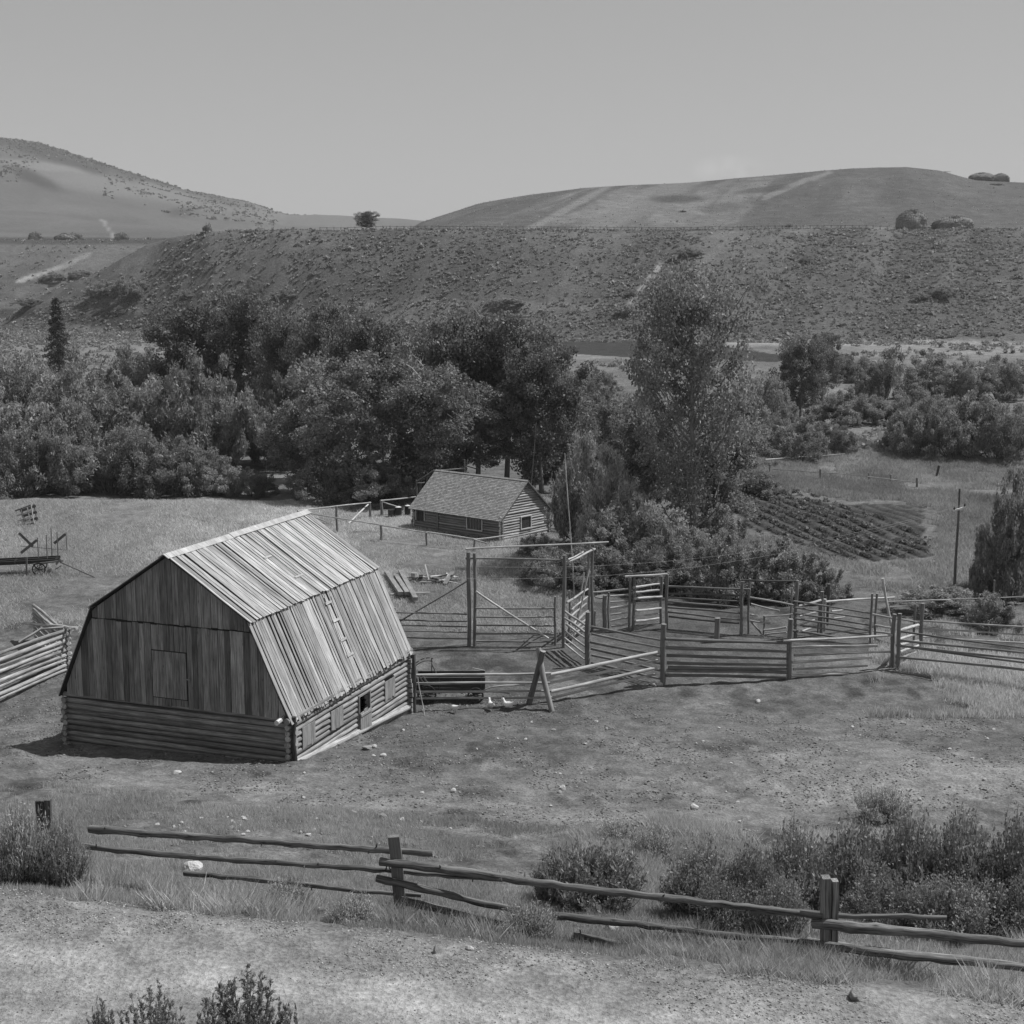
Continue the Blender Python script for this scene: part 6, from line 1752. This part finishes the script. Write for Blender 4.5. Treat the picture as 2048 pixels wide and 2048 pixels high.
for (k, px, by, ty, w, lb) in [
  ('n0', 1185, 1815, 1688, 230, 'upright leafed shrub in the middle, behind the long near rail'), ('n0', 1110, 1800, 1720, 110, 'small shrub at the left side of the upright leafed one'),
  ('n1', 1395, 1830, 1682, 170, 'dark shrub with spiky shoots between the middle shrub and the big mass'), ('n1', 1500, 1840, 1690, 150, 'shrub at the left end of the big dark shrub mass'),
  ('n2', 1590, 1830, 1640, 190, 'shrub behind the pale double fence post, left side'), ('n1', 1700, 1830, 1625, 200, 'shrub straight behind the pale double fence post'),
  ('n2', 1810, 1830, 1610, 210, 'highest shrub of the big mass at right'), ('n1', 1920, 1840, 1620, 200, 'shrub next to the right edge, upper row'),
  ('n2', 2030, 1850, 1625, 200, 'shrub cut by the right edge, upper row'),   ('n1', 1450, 1862, 1760, 130, 'low shrub near the pale stones at the fence'),
  ('n2', 1560, 1868, 1745, 140, 'low shrub just left of the pale double post'), ('n2', 1760, 1862, 1735, 190, 'lower front shrub right of the pale double post'),
  ('n1', 1890, 1872, 1745, 200, 'lower front shrub above the thick pale rail'), ('n2', 2010, 1880, 1750, 200, 'lower front shrub cut by the right edge')]:
    plant(k, 'leafy_shrub', px, by, ty, w, lb, 'shrub', NG)
WD = 'weeds round the left fence post'
plant('wd', 'weed_clump', 50, 1768, 1600, 140, 'tall grey weed clump at the left edge beside the stub post', 'weeds', WD)
plant('wd', 'weed_clump', 125, 1772, 1628, 130, 'grey weed clump growing through the left ends of the rails', 'weeds', WD)
plant('wd', 'weed_clump', 30, 1745, 1620, 110, 'grey weed clump cut by the left edge', 'weeds', WD)
plant('wd', 'weed_clump', 1760, 1640, 1570, 120, 'feathery pale weed clump on the right slope above the shrubs', 'weeds', WD)
for (px, by, ty, w, lb) in ((1060, 1880, 1800, 130, 'wispy weed clump growing over the low end of the middle rail'),
    (700, 1850, 1790, 120, 'dark weed clump under the left near rails'), (560, 1825, 1760, 140, 'weed clump below the third near rail')):
    plant('wd', 'weed_clump', px, by, ty, w, lb, 'weeds', 'weeds under the near rails')
plant('wd', 'weed_clump', 1240, 1690, 1640, 110, 'dim feathery weed clump above the middle shrub', 'weeds', WD)
plant('wd', 'weed_clump', 1300, 1720, 1655, 110, 'dim feathery weed clump between middle shrub and spiky shrub', 'weeds', WD)
SG = 'sagebrush at the bottom edge'
def sage(key, px, Y, ty, w, lb):
    plant(key, 'sagebrush_plant', px, 2060, ty, w, lb, 'sagebrush', SG, Y=Y)
sage('sg', 490, 13.0, 1900, 190, 'largest grey sagebrush at the bottom edge with a tall twig'); sage('sh', 430, 13.6, 1940, 90, 'left shoulder of the largest sagebrush, curled inwards'); sage('sh', 570, 13.2, 1955, 100, 'right shoulder of the largest sagebrush')
sage('sh', 300, 12.6, 1925, 130, 'middle grey sagebrush at the bottom edge'); sage('sg', 205, 12.2, 1972, 70, 'small dark sagebrush tip left of the middle one'); sage('sh', 340, 12.8, 1965, 90, 'right half of the middle sagebrush')

# ------------------------------------------------------------------ stones
def stone_mesh(seed):
    import bmesh
    bm = bmesh.new(); bmesh.ops.create_icosphere(bm, subdivisions=3, radius=1.)
    r = np.random.default_rng(seed)
    cut = [Vector(r.normal(size=3)).normalized() for _ in range(9)]; dd = [r.uniform(.55, .9) for _ in range(9)]
    for v in bm.verts:
        for c, d in zip(cut, dd):
            t = v.co.dot(c)
            if t > d: v.co -= c * (t - d)
        v.co *= 1 + .06 * r.uniform(-1, 1)
    me = bpy.data.meshes.new('stone'); bm.to_mesh(me); bm.free()
    a = me.attributes.new('tone', 'FLOAT', 'POINT'); a.data.foreach_set('value', np.ones(len(me.vertices), np.float32))
    me.materials.append(STONE); return me
SM = [stone_mesh(i) for i in range(4)]
STONE2 = plain('pale_stone', .52, .85, .25, 5, .2, 0, .8, .05)
SMP = []
for s in SM:
    c = s.copy(); c.materials.clear(); c.materials.append(STONE2); SMP.append(c)
def stone(px, py, wpx, hpx, label, pale=True, group=None):
    g = G(px, py); s = wpx / F * g.y / 2 * 1.2; h = hpx / F * g.y / 2 * 1.5
    o = bpy.data.objects.new('stone', random.choice(SMP if pale else SM)); COL.objects.link(o)
    o.location = (g.x, g.y, g.z + h * .35); o.scale = (s, s * .8, h); o.rotation_euler = (0, 0, random.uniform(0, 6.28))
    tag(o, label, 'stone', group)
GS = 'stones lying near the fence'
for a in [(1222, 1862, 32, 24, 'white rounded boulder under the middle rail of the near fence', True), (1512, 1858, 36, 30, 'pale block stone under the rail left of the double post', True),
          (1494, 1828, 22, 10, 'flat pale stone just above the near rail', True), (1020, 1842, 24, 18, 'pale stone half hidden in grass at the rail end', True),
          (388, 1745, 46, 26, 'large pale rock behind the left near rails', True), (1712, 1996, 30, 24, 'grey boulder on the road edge in the lower right', False),
          (1388, 1618, 18, 12, 'pale stone alone on the bare slope in the middle right', True), (765, 1635, 20, 9, 'dark flat stone above the left near post', False),
          (805, 1642, 12, 8, 'small white stone above the left near post', True), (906, 1585, 12, 10, 'pale knobby stone on the slope above the post', True),
          (1126, 1578, 13, 9, 'white stone on the trampled slope in the centre', True), (1120, 1586, 13, 7, 'dark stone touching the white one in the centre', False),
          (706, 1628, 14, 9, 'dark round stone left on the lower slope', False), (1308, 1370, 16, 9, 'white stones at the foot of the thick corner post, left one', True),
          (1319, 1371, 12, 8, 'white stone at the foot of the thick corner post, right one', True), (1515, 1405, 12, 7, 'pale stone on the bare ground in front of the dark fence', True),
          (1432, 1665, 16, 7, 'grey flat stone above the spiky shrub', False), (354, 1546, 20, 5, 'pale flat slab on the bare ground before the barn', True),
          (766, 1512, 13, 6, 'pale stone beside the foot of the barn side wall', True), (735, 1498, 20, 8, 'dark stone with pale neighbour near the barn side', False), (748, 1495, 12, 7, 'pale stone near the barn side wall', True),
          (940, 1898, 18, 8, 'cluster stone on the road edge near the middle', True), (870, 1905, 12, 16, 'dark upright clod on the road edge', False)]:
    stone(*a[:4], a[4], a[5], GS)
lab = 'small pale stone lying loose on the trampled slope'
for i in range(90):
    px = random.uniform(330, 1990); py = random.uniform(1440, 1660)
    if px < 600 and py < 1540: continue
    stone(px, py, random.uniform(4, 9), random.uniform(2.5, 5), lab, random.random() < .8, 'small pale stones on the trampled slope')
for i in range(22):
    stone(random.uniform(300, 640), random.uniform(1635, 1680), random.uniform(6, 12), random.uniform(4, 8), 'small pale stone in the scatter just above the left near rails', True, 'stones above the left near rails')
# gravel and clods: stuff
def gravel(name, n, seed, region, size, tn, label):
    r = np.random.default_rng(seed); P = region(r, n); n = len(P); z = terr(P[:, 0], P[:, 1]); s = size * r.uniform(.4, 1.6, n) ** 1.5
    oc = np.array([[1, 0, 0], [0, 1, 0], [-1, 0, 0], [0, -1, 0], [0, 0, .7], [0, 0, -.3]])
    V = np.stack([P[:, 0], P[:, 1], z], 1)[:, None, :] + (oc[None] * r.uniform(.6, 1.3, (n, 6, 1))) * s[:, None, None]
    f = np.array([[0, 1, 4], [1, 2, 4], [2, 3, 4], [3, 0, 4], [1, 0, 5], [2, 1, 5], [3, 2, 5], [0, 3, 5]])
    Fc = (f[None] + (np.arange(n) * 6)[:, None, None]).reshape(-1, 3)
    T = np.repeat(tn * r.choice([.45, .7, 1, 1.25, 1.7], n), 6)
    me = npmesh(name, V.reshape(-1, 3), Fc, T, STONE, 3); o = bpy.data.objects.new(name, me); COL.objects.link(o); tag(o, label, None, None, 'stuff')
gravel('gravel', 9000, 81, reg_s(21.0, 23.4, -13, 12, -.15), .016, .8, 'gravel and clods along the road edge')
gravel('road_gravel', 7000, 82, reg_s(17.5, 22.4, -12, 10, -.1), .011, .8, 'fine gravel on the road')
gravel('yard_clods', 34000, 83, reg_s(30, 62, -22, 26, .0), .032, .55, 'clods and dung scattered over the trampled yard')

# ------------------------------------------------------------------ air
m = MB(); X0, X1, Y0, Y1, Z0, Z1 = -6600, 6600, -60, 9300, -25, 420
m.raw([(X0, Y0, Z0), (X1, Y0, Z0), (X1, Y1, Z0), (X0, Y1, Z0), (X0, Y0, Z1), (X1, Y0, Z1), (X1, Y1, Z1), (X0, Y1, Z1)],
      [(0, 3, 2, 1), (4, 5, 6, 7), (0, 1, 5, 4), (1, 2, 6, 5), (2, 3, 7, 6), (3, 0, 4, 7)])
hm, hnt, hout = newmat('haze_air')
hv = hnt.nodes.new('ShaderNodeVolumePrincipled'); hv.inputs['Color'].default_value = (.85, .85, .85, 1); hv.inputs['Density'].default_value = .00012
hnt.links.new(hv.outputs[0], hout.inputs['Volume'])
hz_ = m.build('haze', hm); tag(hz_, 'thin summer haze over the valley and far hills', kind='stuff')

# ------------------------------------------------------------------ sky, sun, camera
SKYK = 1.31
w = bpy.data.worlds.new('World'); SC.world = w; w.use_nodes = True
nt = w.node_tree; nt.nodes.clear()
SUN = Vector((.62, .20, 1.02)).normalized()
el = math.asin(SUN.z); az = math.atan2(SUN.x, SUN.y)
sky = nt.nodes.new('ShaderNodeTexSky'); sky.sky_type = 'NISHITA'; sky.sun_disc = False
sky.sun_elevation = el; sky.sun_rotation = az; sky.altitude = 1800; sky.dust_density = 1.5
bw = nt.nodes.new('ShaderNodeRGBToBW'); nt.links.new(sky.outputs[0], bw.inputs[0])
tc = nt.nodes.new('ShaderNodeTexCoord')
# one faint fair-weather cloud low on the right
mp = nt.nodes.new('ShaderNodeMapping'); mp.vector_type = 'TEXTURE'
cdir = Vector(ray(1455, 338)).normalized()
sub = nt.nodes.new('ShaderNodeVectorMath'); sub.operation = 'SUBTRACT'; nt.links.new(tc.outputs['Generated'], sub.inputs[0]); sub.inputs[1].default_value = cdir
sc = nt.nodes.new('ShaderNodeVectorMath'); sc.operation = 'MULTIPLY'; nt.links.new(sub.outputs[0], sc.inputs[0]); sc.inputs[1].default_value = (42, 42, 105)
ln = nt.nodes.new('ShaderNodeVectorMath'); ln.operation = 'LENGTH'; nt.links.new(sc.outputs[0], ln.inputs[0])
nz = nt.nodes.new('ShaderNodeTexNoise'); nz.inputs['Scale'].default_value = 60; nz.inputs['Detail'].default_value = 5; nt.links.new(tc.outputs['Generated'], nz.inputs['Vector'])
cm_ = maprange(nt, ln.outputs['Value'], .2, 1.1, 1., 0.)
cn_ = maprange(nt, nz.outputs[0], .35, .65, 0., 1.)
cl_ = math_(nt, 'MULTIPLY', cm_, cn_)
amt = math_(nt, 'ADD', math_(nt, 'MULTIPLY', cl_, .28), 1.0)
flat = math_(nt, 'MULTIPLY', math_(nt, 'POWER', bw.outputs[0], .5), SKYK)
lum = math_(nt, 'MULTIPLY', flat, amt)
bg = nt.nodes.new('ShaderNodeBackground'); bg.inputs['Strength'].default_value = .12
nt.links.new(lum, bg.inputs['Color'])
out = nt.nodes.new('ShaderNodeOutputWorld'); nt.links.new(bg.outputs[0], out.inputs[0])

sl = bpy.data.lights.new('sun', 'SUN'); sl.energy = 3.8; sl.angle = math.radians(.5); sl.color = (1, 1, 1)
so = bpy.data.objects.new('sun', sl); COL.objects.link(so); so.rotation_euler = SUN.to_track_quat('Z', 'Y').to_euler()

cam = bpy.data.cameras.new('camera'); co = bpy.data.objects.new('camera', cam); COL.objects.link(co)
co.location = (0, 0, CH); co.rotation_euler = (PI / 2 - PITCH, 0, 0)
cam.sensor_fit = 'HORIZONTAL'; cam.sensor_width = 36; cam.lens = 36 * F / 2048; cam.clip_end = 20000; cam.clip_start = .1
SC.camera = co
SC.view_settings.view_transform = 'Standard'; SC.view_settings.look = 'None'; SC.view_settings.exposure = .38; SC.view_settings.gamma = 1
SC.render.resolution_x = SC.render.resolution_y = 1024
